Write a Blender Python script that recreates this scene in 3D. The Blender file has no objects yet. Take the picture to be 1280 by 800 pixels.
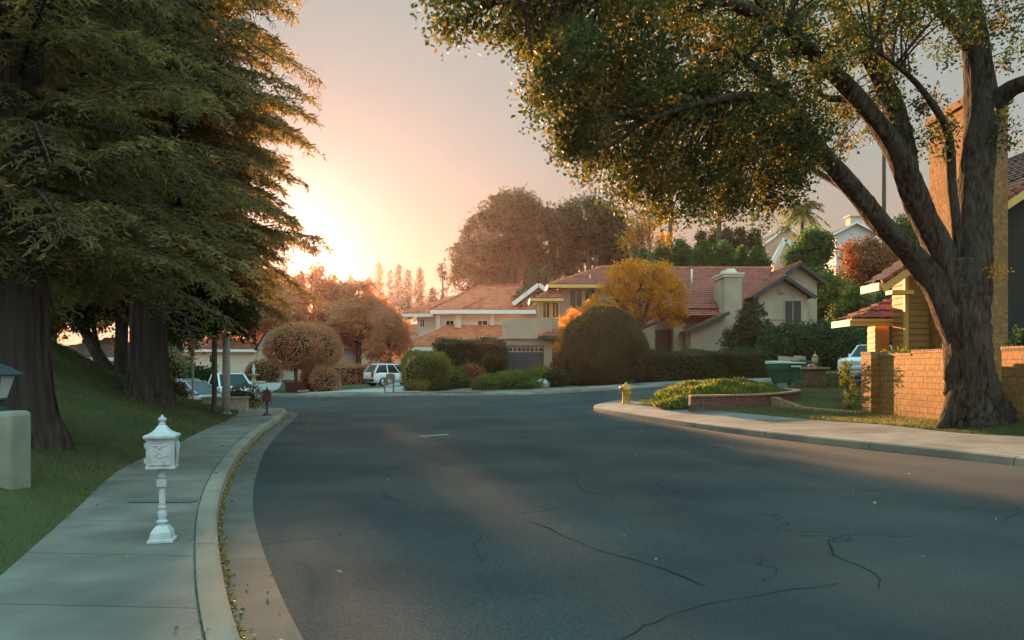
import bpy, bmesh, math, random
import numpy as np
from mathutils import Vector, Matrix
from mathutils.geometry import delaunay_2d_cdt

random.seed(7)
RNG = np.random.default_rng(11)
SC = bpy.context.scene
COL = SC.collection
PI = math.pi
R = math.radians

# ------------------------------------------------------------------ camera, sky, sun, exposure
FPX, CH, HY = 1000.0, 1.65, 460.0
cd = bpy.data.cameras.new('camera')
cam = bpy.data.objects.new('camera', cd)
COL.objects.link(cam)
cd.sensor_width = 36.0
cd.lens = 36.0 * FPX / 1280.0
cd.shift_y = (HY - 400.0) / 1280.0
cd.clip_start = 0.05
cd.clip_end = 3000
cam.location = (0, 0, CH)
cam.rotation_euler = (R(90), 0, 0)
SC.camera = cam

SUN_AZ, SUN_EL = R(-15.8), R(7.4)           # azimuth from +Y, negative = left
world = bpy.data.worlds.new('World')
SC.world = world
world.use_nodes = True
wn, wl = world.node_tree.nodes, world.node_tree.links
wn.clear()
sky = wn.new('ShaderNodeTexSky')
sky.sky_type = 'NISHITA'
sky.sun_disc = False
sky.sun_elevation = SUN_EL
sky.sun_rotation = SUN_AZ
sky.altitude = 100
sky.air_density = 1.0
sky.dust_density = 2.2
sky.ozone_density = 3.0
wbg = wn.new('ShaderNodeBackground')
wbg.inputs['Strength'].default_value = 0.15
wout = wn.new('ShaderNodeOutputWorld')
# hazy evening air: the nishita sky is flattened and warmed towards the horizon, with an aureole round the sun
SUND = Vector((math.sin(SUN_AZ) * math.cos(SUN_EL), math.cos(SUN_AZ) * math.cos(SUN_EL), math.sin(SUN_EL)))
tc = wn.new('ShaderNodeTexCoord')
nrm = wn.new('ShaderNodeVectorMath'); nrm.operation = 'NORMALIZE'
wl.new(tc.outputs['Generated'], nrm.inputs[0])
sep = wn.new('ShaderNodeSeparateXYZ')
wl.new(nrm.outputs[0], sep.inputs[0])
ramp = wn.new('ShaderNodeValToRGB')
wl.new(sep.outputs['Z'], ramp.inputs['Fac'])
cr = ramp.color_ramp
cr.elements[0].position = 0.0; cr.elements[0].color = (0.86, 0.56, 0.36, 1)
cr.elements[1].position = 1.0; cr.elements[1].color = (0.72, 1.95, 2.2, 1)
for p, c in ((0.13, (0.74, 0.56, 0.42)), (0.25, (0.58, 0.61, 0.55)), (0.42, (0.54, 0.61, 0.58)), (0.55, (0.55, 0.95, 1.05)), (0.72, (0.68, 1.75, 1.95))):
    e = cr.elements.new(p); e.color = (*c, 1)
dot = wn.new('ShaderNodeVectorMath'); dot.operation = 'DOT_PRODUCT'
wl.new(nrm.outputs[0], dot.inputs[0]); dot.inputs[1].default_value = SUND
mx0 = wn.new('ShaderNodeMath'); mx0.operation = 'MAXIMUM'; wl.new(dot.outputs['Value'], mx0.inputs[0]); mx0.inputs[1].default_value = 0.0
def wpow(ex, k):
    p = wn.new('ShaderNodeMath'); p.operation = 'POWER'; wl.new(mx0.outputs[0], p.inputs[0]); p.inputs[1].default_value = ex
    m = wn.new('ShaderNodeMath'); m.operation = 'MULTIPLY'; wl.new(p.outputs[0], m.inputs[0]); m.inputs[1].default_value = k
    return m
au1, au2 = wpow(10.0, 0.04), wpow(260.0, 1.3)
def scaled(col, fac):
    v = wn.new('ShaderNodeVectorMath'); v.operation = 'SCALE'
    v.inputs[0].default_value = col; wl.new(fac.outputs[0], v.inputs['Scale'])
    return v
def vadd(a, b):
    v = wn.new('ShaderNodeVectorMath'); v.operation = 'ADD'; wl.new(a, v.inputs[0]); wl.new(b, v.inputs[1]); return v
a1, a2 = scaled((1.0, 0.50, 0.42), au1), scaled((1.0, 0.72, 0.66), au2)
skyk = wn.new('ShaderNodeVectorMath'); skyk.operation = 'SCALE'; wl.new(sky.outputs[0], skyk.inputs[0]); skyk.inputs['Scale'].default_value = 0.003
s1 = vadd(skyk.outputs[0], ramp.outputs[0])
s2 = vadd(s1.outputs[0], a1.outputs[0])
s3 = vadd(s2.outputs[0], a2.outputs[0])
# the eastern half of the sky, lit by the low sun, is a pale even blue
ea = wn.new('ShaderNodeMapRange'); ea.inputs['From Min'].default_value = 0.25; ea.inputs['From Max'].default_value = -0.7
ea.inputs['To Min'].default_value = 0.0; ea.inputs['To Max'].default_value = 1.0
wl.new(sep.outputs['Y'], ea.inputs['Value'])
s4 = vadd(s3.outputs[0], scaled((0.80, 1.10, 1.10), ea).outputs[0])
s3 = s4
wl.new(s3.outputs[0], wbg.inputs['Color'])
wl.new(wbg.outputs[0], wout.inputs['Surface'])

sl = bpy.data.lights.new('sun', 'SUN')
sl.energy = 4.2
sl.angle = R(0.6)
sl.color = (1.0, 0.54, 0.24)
so = bpy.data.objects.new('sun', sl)
COL.objects.link(so)
so.rotation_euler = (-SUND).to_track_quat('-Z', 'Y').to_euler()

vs = SC.view_settings
SC.display_settings.display_device = 'sRGB'
vs.view_transform = 'Standard'
vs.look = 'None'
vs.exposure = 2.3
vs.gamma = 1.0
SC.render.engine = 'CYCLES'
SC.cycles.max_bounces = 6
SC.cycles.transparent_max_bounces = 6
SC.cycles.volume_bounces = 0
SC.cycles.use_denoising = True

# ------------------------------------------------------------------ materials
def new_mat(name):
    m = bpy.data.materials.new(name)
    m.use_nodes = True
    nt = m.node_tree
    nt.nodes.clear()
    out = nt.nodes.new('ShaderNodeOutputMaterial')
    b = nt.nodes.new('ShaderNodeBsdfPrincipled')
    nt.links.new(b.outputs[0], out.inputs['Surface'])
    return m, nt.nodes, nt.links, b, out

def mat(name, c1, c2=None, scale=6.0, rough=0.8, bump=0.0, bscale=None, metal=0.0, c3=None, scale3=0.6, detail=6, stretch=(1, 1, 1), spec=0.3):
    """two-tone noise material with an optional slow third tone and bump"""
    m, n, l, b, out = new_mat(name)
    b.inputs['Roughness'].default_value = rough
    b.inputs['Metallic'].default_value = metal
    b.inputs['Specular IOR Level'].default_value = spec
    t = n.new('ShaderNodeTexCoord')
    mp = n.new('ShaderNodeMapping'); mp.inputs['Scale'].default_value = stretch
    l.new(t.outputs['Object'], mp.inputs[0])
    col = None
    if c2 is None:
        b.inputs['Base Color'].default_value = (*c1, 1)
    else:
        nz = n.new('ShaderNodeTexNoise'); nz.inputs['Scale'].default_value = scale; nz.inputs['Detail'].default_value = detail
        l.new(mp.outputs[0], nz.inputs['Vector'])
        r = n.new('ShaderNodeValToRGB')
        r.color_ramp.elements[0].position = 0.32; r.color_ramp.elements[0].color = (*c1, 1)
        r.color_ramp.elements[1].position = 0.68; r.color_ramp.elements[1].color = (*c2, 1)
        l.new(nz.outputs['Fac'], r.inputs['Fac'])
        col = r.outputs[0]
        if c3 is not None:
            nz3 = n.new('ShaderNodeTexNoise'); nz3.inputs['Scale'].default_value = scale3; nz3.inputs['Detail'].default_value = 4
            l.new(mp.outputs[0], nz3.inputs['Vector'])
            r3 = n.new('ShaderNodeValToRGB')
            r3.color_ramp.elements[0].position = 0.45; r3.color_ramp.elements[1].position = 0.68
            l.new(nz3.outputs['Fac'], r3.inputs['Fac'])
            mxx = n.new('ShaderNodeMix'); mxx.data_type = 'RGBA'
            l.new(r3.outputs[0], mxx.inputs['Factor']); l.new(col, mxx.inputs['A']); mxx.inputs['B'].default_value = (*c3, 1)
            col = mxx.outputs['Result']
        l.new(col, b.inputs['Base Color'])
    if bump > 0:
        bn = n.new('ShaderNodeTexNoise'); bn.inputs['Scale'].default_value = bscale or scale * 4; bn.inputs['Detail'].default_value = 5
        l.new(mp.outputs[0], bn.inputs['Vector'])
        bp = n.new('ShaderNodeBump'); bp.inputs['Strength'].default_value = bump; bp.inputs['Distance'].default_value = 0.08 if 'bark' in name else 0.02
        l.new(bn.outputs['Fac'], bp.inputs['Height']); l.new(bp.outputs[0], b.inputs['Normal'])
    return m

def leaf_mat(name, cols, transl=0.35, rough=0.6):
    """leaf colour picked per leaf from the mesh attribute rnd"""
    m, n, l, b, out = new_mat(name)
    at = n.new('ShaderNodeAttribute'); at.attribute_name = 'rnd'
    r = n.new('ShaderNodeValToRGB')
    els = r.color_ramp.elements
    els[0].position = 0; els[0].color = (*cols[0], 1)
    els[1].position = 1; els[1].color = (*cols[-1], 1)
    for i, c in enumerate(cols[1:-1]):
        e = els.new((i + 1) / (len(cols) - 1)); e.color = (*c, 1)
    l.new(at.outputs['Fac'], r.inputs['Fac'])
    l.new(r.outputs[0], b.inputs['Base Color'])
    b.inputs['Roughness'].default_value = rough
    b.inputs['Specular IOR Level'].default_value = 0.25
    tr = n.new('ShaderNodeBsdfTranslucent')
    hs = n.new('ShaderNodeHueSaturation'); hs.inputs['Hue'].default_value = 0.485; hs.inputs['Saturation'].default_value = 1.15; hs.inputs['Value'].default_value = 1.9
    l.new(r.outputs[0], hs.inputs['Color']); l.new(hs.outputs[0], tr.inputs['Color'])
    mx = n.new('ShaderNodeMixShader'); mx.inputs[0].default_value = transl
    l.new(b.outputs[0], mx.inputs[1]); l.new(tr.outputs[0], mx.inputs[2])
    l.new(mx.outputs[0], out.inputs['Surface'])
    return m

def joint_mat(name, c1, c2, gap, jw=0.012, c3=None, dark=(0.05, 0.05, 0.045)):
    """concrete with cast joints at even distances along the strip (attribute s, metres)"""
    m = mat(name, c1, c2, scale=2.2, rough=0.85, bump=0.25, bscale=60, c3=c3, scale3=0.5)
    n, l = m.node_tree.nodes, m.node_tree.links
    b = [x for x in n if x.type == 'BSDF_PRINCIPLED'][0]
    src = b.inputs['Base Color'].links[0].from_socket
    at = n.new('ShaderNodeAttribute'); at.attribute_name = 's'
    d = n.new('ShaderNodeMath'); d.operation = 'DIVIDE'; l.new(at.outputs['Fac'], d.inputs[0]); d.inputs[1].default_value = gap
    f = n.new('ShaderNodeMath'); f.operation = 'FRACT'; l.new(d.outputs[0], f.inputs[0])
    lt = n.new('ShaderNodeMath'); lt.operation = 'LESS_THAN'; l.new(f.outputs[0], lt.inputs[0]); lt.inputs[1].default_value = jw / gap
    mx = n.new('ShaderNodeMix'); mx.data_type = 'RGBA'
    l.new(lt.outputs[0], mx.inputs['Factor']); l.new(src, mx.inputs['A']); mx.inputs['B'].default_value = (*dark, 1)
    # per slab tint
    fl = n.new('ShaderNodeMath'); fl.operation = 'FLOOR'; l.new(d.outputs[0], fl.inputs[0])
    wnz = n.new('ShaderNodeTexWhiteNoise'); wnz.noise_dimensions = '1D'; l.new(fl.outputs[0], wnz.inputs['W'])
    mr = n.new('ShaderNodeMapRange'); mr.inputs['To Min'].default_value = 0.82; mr.inputs['To Max'].default_value = 1.08
    l.new(wnz.outputs['Value'], mr.inputs['Value'])
    sc = n.new('ShaderNodeVectorMath'); sc.operation = 'SCALE'
    l.new(mx.outputs['Result'], sc.inputs[0]); l.new(mr.outputs[0], sc.inputs['Scale'])
    l.new(sc.outputs[0], b.inputs['Base Color'])
    return m

def block_mat(name, cols, bw, bh, axis, mortar=(0.16, 0.12, 0.08), msize=0.012):
    """masonry blocks laid in running bond; axis: 'x' or 'y' is the wall's length direction"""
    m, n, l, b, out = new_mat(name)
    b.inputs['Roughness'].default_value = 0.9
    t = n.new('ShaderNodeTexCoord')
    sp = n.new('ShaderNodeSeparateXYZ'); l.new(t.outputs['Object'], sp.inputs[0])
    geo = n.new('ShaderNodeNewGeometry')
    sn = n.new('ShaderNodeSeparateXYZ'); l.new(geo.outputs['Normal'], sn.inputs[0])
    ab = n.new('ShaderNodeMath'); ab.operation = 'ABSOLUTE'; l.new(sn.outputs['X'], ab.inputs[0])
    gt = n.new('ShaderNodeMath'); gt.operation = 'GREATER_THAN'; l.new(ab.outputs[0], gt.inputs[0]); gt.inputs[1].default_value = 0.6
    mxu = n.new('ShaderNodeMix'); l.new(gt.outputs[0], mxu.inputs['Factor'])
    l.new(sp.outputs['X'], mxu.inputs['A']); l.new(sp.outputs['Y'], mxu.inputs['B'])
    cb = n.new('ShaderNodeCombineXYZ'); l.new(mxu.outputs['Result'], cb.inputs['X']); l.new(sp.outputs['Z'], cb.inputs['Y'])
    br = n.new('ShaderNodeTexBrick')
    l.new(cb.outputs[0], br.inputs['Vector'])
    br.inputs['Scale'].default_value = 1.0
    br.inputs['Brick Width'].default_value = bw; br.inputs['Row Height'].default_value = bh
    br.inputs['Mortar Size'].default_value = msize; br.inputs['Mortar Smooth'].default_value = 0.2
    br.inputs['Color1'].default_value = (*cols[0], 1); br.inputs['Color2'].default_value = (*cols[1], 1); br.inputs['Mortar'].default_value = (*mortar, 1)
    br.inputs['Bias'].default_value = 0.0
    nz = n.new('ShaderNodeTexNoise'); nz.inputs['Scale'].default_value = 9; nz.inputs['Detail'].default_value = 8
    l.new(t.outputs['Object'], nz.inputs['Vector'])
    mr = n.new('ShaderNodeMapRange'); mr.inputs['From Min'].default_value = 0.3; mr.inputs['From Max'].default_value = 0.7
    mr.inputs['To Min'].default_value = 0.65; mr.inputs['To Max'].default_value = 1.2
    l.new(nz.outputs['Fac'], mr.inputs['Value'])
    sc = n.new('ShaderNodeVectorMath'); sc.operation = 'SCALE'; l.new(br.outputs['Color'], sc.inputs[0]); l.new(mr.outputs[0], sc.inputs['Scale'])
    l.new(sc.outputs[0], b.inputs['Base Color'])
    su = n.new('ShaderNodeMath'); su.operation = 'SUBTRACT'; l.new(nz.outputs['Fac'], su.inputs[0]); l.new(br.outputs['Fac'], su.inputs[1])
    bp = n.new('ShaderNodeBump'); bp.inputs['Strength'].default_value = 0.7; bp.inputs['Distance'].default_value = 0.02
    l.new(su.outputs[0], bp.inputs['Height']); l.new(bp.outputs[0], b.inputs['Normal'])
    return m

def tile_mat(name, c1, c2, c3):
    m = mat(name, c1, c2, scale=7.0, rough=0.85, c3=c3, scale3=1.3, bump=0.2, bscale=30)
    return m

M = {}
def defmats():
    # asphalt with aggregate speckle, patches and hair cracks
    m, n, l, b, out = new_mat('asphalt')
    b.inputs['Roughness'].default_value = 0.95
    b.inputs['Specular IOR Level'].default_value = 0.12
    t = n.new('ShaderNodeTexCoord')
    a = n.new('ShaderNodeTexNoise'); a.inputs['Scale'].default_value = 0.35; a.inputs['Detail'].default_value = 5
    g = n.new('ShaderNodeTexNoise'); g.inputs['Scale'].default_value = 85; g.inputs['Detail'].default_value = 2
    l.new(t.outputs['Object'], a.inputs['Vector']); l.new(t.outputs['Object'], g.inputs['Vector'])
    r = n.new('ShaderNodeValToRGB')
    r.color_ramp.elements[0].position = 0.38; r.color_ramp.elements[0].color = (0.037, 0.038, 0.040, 1)
    r.color_ramp.elements[1].position = 0.64; r.color_ramp.elements[1].color = (0.060, 0.059, 0.057, 1)
    l.new(a.outputs['Fac'], r.inputs['Fac'])
    gr = n.new('ShaderNodeMapRange'); gr.inputs['From Min'].default_value = 0.3; gr.inputs['From Max'].default_value = 0.75
    gr.inputs['To Min'].default_value = 0.6; gr.inputs['To Max'].default_value = 1.7
    l.new(g.outputs['Fac'], gr.inputs['Value'])
    sc = n.new('ShaderNodeVectorMath'); sc.operation = 'SCALE'; l.new(r.outputs[0], sc.inputs[0]); l.new(gr.outputs[0], sc.inputs['Scale'])
    # hair cracks
    wn_ = n.new('ShaderNodeTexNoise'); wn_.inputs['Scale'].default_value = 1.5; wn_.inputs['Detail'].default_value = 6
    l.new(t.outputs['Object'], wn_.inputs['Vector'])
    wm = n.new('ShaderNodeVectorMath'); wm.operation = 'SCALE'; l.new(wn_.outputs['Color'], wm.inputs[0]); wm.inputs['Scale'].default_value = 0.9
    wa = n.new('ShaderNodeVectorMath'); wa.operation = 'ADD'; l.new(t.outputs['Object'], wa.inputs[0]); l.new(wm.outputs[0], wa.inputs[1])
    vo = n.new('ShaderNodeTexVoronoi'); vo.feature = 'DISTANCE_TO_EDGE'; vo.inputs['Scale'].default_value = 0.33
    l.new(wa.outputs[0], vo.inputs['Vector'])
    lt = n.new('ShaderNodeMath'); lt.operation = 'LESS_THAN'; l.new(vo.outputs['Distance'], lt.inputs[0]); lt.inputs[1].default_value = 0.004
    mk = n.new('ShaderNodeTexNoise'); mk.inputs['Scale'].default_value = 0.5; l.new(t.outputs['Object'], mk.inputs['Vector'])
    gk = n.new('ShaderNodeMath'); gk.operation = 'GREATER_THAN'; l.new(mk.outputs['Fac'], gk.inputs[0]); gk.inputs[1].default_value = 0.52
    mu = n.new('ShaderNodeMath'); mu.operation = 'MULTIPLY'; l.new(lt.outputs[0], mu.inputs[0]); l.new(gk.outputs[0], mu.inputs[1])
    mx = n.new('ShaderNodeMix'); mx.data_type = 'RGBA'; l.new(mu.outputs[0], mx.inputs['Factor']); l.new(sc.outputs[0], mx.inputs['A'])
    mx.inputs['B'].default_value = (0.026, 0.026, 0.026, 1)
    l.new(mx.outputs['Result'], b.inputs['Base Color'])
    bp = n.new('ShaderNodeBump'); bp.inputs['Strength'].default_value = 0.5; bp.inputs['Distance'].default_value = 0.006
    l.new(g.outputs['Fac'], bp.inputs['Height']); l.new(bp.outputs[0], b.inputs['Normal'])
    M['asphalt'] = m
    M['crack'] = mat('crack_sealer', (0.033, 0.034, 0.034), rough=1.0, spec=0.0)
    M['gap'] = mat('mossy_gap', (0.03, 0.03, 0.02), (0.12, 0.11, 0.08), 9, 1.0, spec=0.0)
    M['walk'] = joint_mat('sidewalk_concrete', (0.19, 0.16, 0.135), (0.28, 0.235, 0.20), 1.5, 0.016, c3=(0.12, 0.10, 0.085))
    M['kerb'] = joint_mat('kerb_concrete', (0.25, 0.21, 0.165), (0.34, 0.28, 0.22), 3.1, 0.02, c3=(0.18, 0.15, 0.12))
    M['gutter'] = joint_mat('gutter_concrete', (0.085, 0.075, 0.067), (0.14, 0.12, 0.10), 3.1, 0.015, c3=(0.09, 0.08, 0.07))
    M['drive'] = mat('driveway_concrete', (0.30, 0.28, 0.25), (0.38, 0.36, 0.32), 1.5, 0.85, 0.2, 40)
    M['drive2'] = mat('driveway_brown', (0.12, 0.09, 0.08), (0.17, 0.13, 0.11), 1.5, 0.85, 0.2, 40)
    M['lawn'] = mat('lawn_soil', (0.06, 0.06, 0.03), (0.10, 0.095, 0.045), 1.2, 0.95, 0.9, 22, c3=(0.085, 0.085, 0.035), scale3=0.35, spec=0.05)
    M['ground'] = mat('dry_ground', (0.07, 0.07, 0.03), (0.12, 0.10, 0.05), 0.3, 0.95, 0.5, 5, c3=(0.05, 0.07, 0.03), scale3=0.08, spec=0.05)
    M['grass'] = leaf_mat('grass_blade', [(0.065, 0.08, 0.035), (0.10, 0.12, 0.045), (0.145, 0.15, 0.06), (0.21, 0.18, 0.08)], 0.4)
    M['litter'] = leaf_mat('dead_leaf', [(0.10, 0.06, 0.02), (0.30, 0.20, 0.05), (0.45, 0.33, 0.09)], 0.2)
    M['bark_red'] = mat('redwood_bark', (0.018, 0.013, 0.012), (0.12, 0.085, 0.07), 9.0, 0.95, 1.0, 14, stretch=(1, 1, 0.08), c3=(0.07, 0.058, 0.05), scale3=1.5, spec=0.1)
    M['bark_oak'] = mat('oak_bark', (0.012, 0.010, 0.009), (0.105, 0.076, 0.052), 13.0, 0.95, 1.0, 20, stretch=(1, 1, 0.25), c3=(0.07, 0.058, 0.045), scale3=2.0, spec=0.1)
    M['bark'] = mat('grey_bark', (0.06, 0.05, 0.04), (0.13, 0.11, 0.085), 6.0, 0.95, 0.8, 20, stretch=(1, 1, 0.3), spec=0.1)
    M['needle'] = leaf_mat('redwood_needle', [(0.06, 0.052, 0.027), (0.11, 0.09, 0.038), (0.18, 0.14, 0.05), (0.30, 0.23, 0.08)], 0.4)
    M['oakleaf'] = leaf_mat('oak_leaf', [(0.020, 0.040, 0.016), (0.035, 0.06, 0.02), (0.07, 0.08, 0.022), (0.20, 0.14, 0.03)], 0.4)
    M['dark_leaf'] = leaf_mat('dark_leaf', [(0.02, 0.036, 0.014), (0.035, 0.055, 0.02), (0.055, 0.07, 0.025)], 0.25)
    M['pine_leaf'] = leaf_mat('pine_foliage', [(0.020, 0.046, 0.022), (0.034, 0.074, 0.032), (0.058, 0.10, 0.04)], 0.2)
    M['green_leaf'] = leaf_mat('green_leaf', [(0.03, 0.065, 0.02), (0.045, 0.10, 0.025), (0.08, 0.14, 0.035)], 0.3)
    M['yellow_leaf'] = leaf_mat('yellow_leaf', [(0.20, 0.13, 0.03), (0.46, 0.23, 0.035), (0.66, 0.33, 0.05), (0.28, 0.18, 0.03)], 0.5)
    M['rust_leaf'] = leaf_mat('rust_leaf', [(0.12, 0.05, 0.025), (0.24, 0.10, 0.04), (0.32, 0.15, 0.06), (0.09, 0.06, 0.03)], 0.35)
    M['red_leaf'] = leaf_mat('red_leaf', [(0.26, 0.14, 0.08), (0.40, 0.22, 0.12), (0.30, 0.20, 0.10)], 0.5)
    M['hedge_leaf'] = leaf_mat('hedge_leaf', [(0.018, 0.045, 0.022), (0.032, 0.07, 0.03), (0.055, 0.095, 0.034)], 0.2)
    M['cover_leaf'] = leaf_mat('groundcover_leaf', [(0.05, 0.08, 0.02), (0.10, 0.13, 0.03), (0.20, 0.20, 0.05)], 0.4)
    M['succulent'] = leaf_mat('dry_shrub_leaf', [(0.07, 0.07, 0.03), (0.16, 0.12, 0.05), (0.26, 0.20, 0.10)], 0.25)
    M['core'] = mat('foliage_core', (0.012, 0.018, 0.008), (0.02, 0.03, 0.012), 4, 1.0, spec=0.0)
    M['stucco_tan'] = mat('tan_stucco', (0.40, 0.305, 0.22), (0.48, 0.365, 0.265), 2.0, 0.95, 0.5, 45, c3=(0.34, 0.26, 0.19), scale3=0.5)
    M['stucco_cream'] = mat('cream_stucco', (0.60, 0.49, 0.38), (0.68, 0.56, 0.44), 2.0, 0.95, 0.4, 45)
    M['stucco_peach'] = mat('peach_stucco', (0.55, 0.36, 0.26), (0.62, 0.42, 0.31), 1.0, 0.95, 0.3, 45)
    M['stucco_orange'] = mat('ochre_stucco', (0.16, 0.085, 0.04), (0.42, 0.20, 0.07), 9.0, 0.95, 1.0, 30, c3=(0.22, 0.12, 0.05), scale3=3)
    M['stucco_green'] = mat('pillar_stucco', (0.27, 0.25, 0.19), (0.33, 0.31, 0.24), 3.0, 0.95, 0.5, 60, c3=(0.22, 0.21, 0.16), scale3=2)
    M['siding_sunlit'] = mat('sunlit_siding', (0.36, 0.19, 0.05), (0.42, 0.23, 0.065), 3, 0.7)  # gold of the low sun put into the siding colour
    M['siding_white'] = mat('pale_siding', (0.55, 0.50, 0.48), (0.62, 0.57, 0.54), 3, 0.7)
    M['fascia_sunlit'] = mat('sunlit_trim', (0.68, 0.40, 0.10), (0.74, 0.46, 0.13), 2, 0.6)  # golden sunlight on the trim is put into its base colour
    M['fascia_white'] = mat('white_trim', (0.72, 0.68, 0.62), (0.80, 0.76, 0.70), 2, 0.6)
    M['fascia_dark'] = mat('dark_trim', (0.035, 0.045, 0.045), (0.05, 0.06, 0.055), 2, 0.6)
    M['wall_shade'] = mat('shaded_wall_paint', (0.025, 0.022, 0.02), (0.04, 0.035, 0.03), 2, 0.8, 0.2)  # deep shade of the gable front put into the wall colour
    M['tile_red'] = tile_mat('red_clay_tile', (0.26, 0.07, 0.045), (0.40, 0.12, 0.075), (0.20, 0.06, 0.05))
    M['tile_orange'] = tile_mat('orange_clay_tile', (0.50, 0.14, 0.06), (0.60, 0.20, 0.09), (0.38, 0.10, 0.06))
    M['tile_brown'] = tile_mat('brown_tile', (0.13, 0.075, 0.055), (0.20, 0.11, 0.08), (0.16, 0.10, 0.08))
    M['shingle'] = mat('grey_shingle', (0.10, 0.105, 0.11), (0.15, 0.155, 0.16), 5, 0.9, 0.4, 30)
    M['block'] = block_mat('tan_block', [(0.44, 0.20, 0.045), (0.35, 0.15, 0.032)], 0.40, 0.158, 'y')
    M['block2'] = block_mat('tan_block_large', [(0.42, 0.19, 0.05), (0.34, 0.145, 0.036)], 0.40, 0.205, 'y')
    M['brick_cap'] = block_mat('brick_cap', [(0.52, 0.30, 0.18), (0.44, 0.23, 0.13)], 0.11, 0.30, 'y', msize=0.01)
    M['brick_red'] = block_mat('red_brick', [(0.20, 0.10, 0.07), (0.15, 0.08, 0.06)], 0.20, 0.08, 'x', msize=0.008)
    M['glass'] = mat('window_glass', (0.012, 0.02, 0.022), rough=0.12, spec=0.3)
    M['garage'] = mat('dark_garage_door', (0.045, 0.06, 0.075), (0.06, 0.075, 0.09), 3, 0.5)
    M['white_paint'] = mat('white_enamel', (0.50, 0.51, 0.53), (0.60, 0.60, 0.61), 14, 0.55, 0.25, 60, c3=(0.40, 0.39, 0.36), scale3=7)
    M['white_car'] = mat('white_car_paint', (0.70, 0.72, 0.74), rough=0.25, spec=0.6)
    M['silver_car'] = mat('silver_car_paint', (0.34, 0.34, 0.36), rough=0.3, metal=0.5, spec=0.6)
    M['black'] = mat('black_metal', (0.015, 0.016, 0.018), (0.03, 0.03, 0.032), 10, 0.5)
    M['rubber'] = mat('rubber', (0.012, 0.012, 0.012), rough=0.85)
    M['chrome'] = mat('chrome', (0.55, 0.55, 0.56), rough=0.25, metal=0.9)
    M['red_lens'] = mat('red_lens', (0.45, 0.02, 0.02), rough=0.2, spec=0.7)
    M['clear_lens'] = mat('clear_lens', (0.5, 0.5, 0.5), rough=0.15, spec=0.8)
    M['dark_glass'] = mat('car_glass', (0.012, 0.016, 0.018), rough=0.12, spec=0.4)
    M['hydrant'] = mat('hydrant_yellow', (0.66, 0.32, 0.05), (0.74, 0.38, 0.07), 12, 0.55, 0.3, 40, c3=(0.45, 0.20, 0.04), scale3=9)
    M['concrete_pole'] = mat('pole_concrete', (0.34, 0.31, 0.28), (0.42, 0.38, 0.34), 14, 0.85, 0.3, 80)
    M['rusty_red'] = mat('dark_red_enamel', (0.12, 0.035, 0.03), (0.16, 0.05, 0.04), 8, 0.5)
    M['wood'] = mat('weathered_wood', (0.16, 0.10, 0.065), (0.24, 0.16, 0.10), 8, 0.85, 0.4, 40, stretch=(1, 1, 0.2))
    M['bin_green'] = mat('bin_green', (0.012, 0.085, 0.045), (0.02, 0.11, 0.06), 6, 0.55)
    M['bin_dark'] = mat('bin_dark_green', (0.01, 0.045, 0.03), (0.014, 0.055, 0.035), 6, 0.55)
    M['sticker_w'] = mat('white_sticker', (0.7, 0.7, 0.68), rough=0.6)
    M['sticker_r'] = mat('red_sticker', (0.5, 0.06, 0.05), rough=0.6)
    M['paper'] = mat('cardboard', (0.35, 0.24, 0.14), (0.5, 0.38, 0.25), 6, 0.9)
    M['rock'] = mat('pale_rock', (0.30, 0.28, 0.25), (0.45, 0.43, 0.40), 5, 0.95, 0.8, 14)
    M['stone_wall'] = mat('pale_stone_block', (0.34, 0.27, 0.20), (0.46, 0.38, 0.29), 5, 0.95, 0.8, 14)
    M['iron'] = mat('iron_cover', (0.11, 0.105, 0.10), (0.17, 0.16, 0.15), 20, 0.7, 0.4, 40)
    M['lamp_metal'] = mat('verdigris_metal', (0.035, 0.05, 0.055), (0.06, 0.08, 0.085), 15, 0.55, 0.3, 40)
    M['lamp_glass'] = mat('frosted_glass', (0.42, 0.45, 0.42), (0.48, 0.50, 0.46), 6, 0.4)
    M['mark'] = mat('road_paint', (0.42, 0.42, 0.38), (0.62, 0.60, 0.55), 20, 0.8)
    M['brass'] = mat('lantern_brass', (0.42, 0.24, 0.08), (0.5, 0.3, 0.1), 10, 0.5, metal=0.4)
    M['plate'] = mat('plate', (0.6, 0.6, 0.58), rough=0.5)
defmats()

# ------------------------------------------------------------------ object helpers
def tag(o, label=None, cat=None, group=None, kind=None):
    if label: o['label'] = label
    if cat: o['category'] = cat
    if group: o['group'] = group
    if kind: o['kind'] = kind
    return o
def empty(name, loc=(0, 0, 0), rz=0.0, label=None, cat=None, group=None):
    o = bpy.data.objects.new(name, None)
    COL.objects.link(o)
    o.empty_display_size = 0.2
    o.location = loc; o.rotation_euler = (0, 0, rz)
    return tag(o, label, cat, group)
def link_mesh(name, me, material, parent=None):
    o = bpy.data.objects.new(name, me)
    COL.objects.link(o)
    if material: me.materials.append(material if not isinstance(material, str) else M[material])
    if parent: o.parent = parent
    return o
def copy_tree(o, parent=None):
    c = o.copy(); COL.objects.link(c)
    if parent: c.parent = parent
    for ch in [x for x in bpy.data.objects if x.parent == o]:
        copy_tree(ch, c)
    return c

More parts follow.
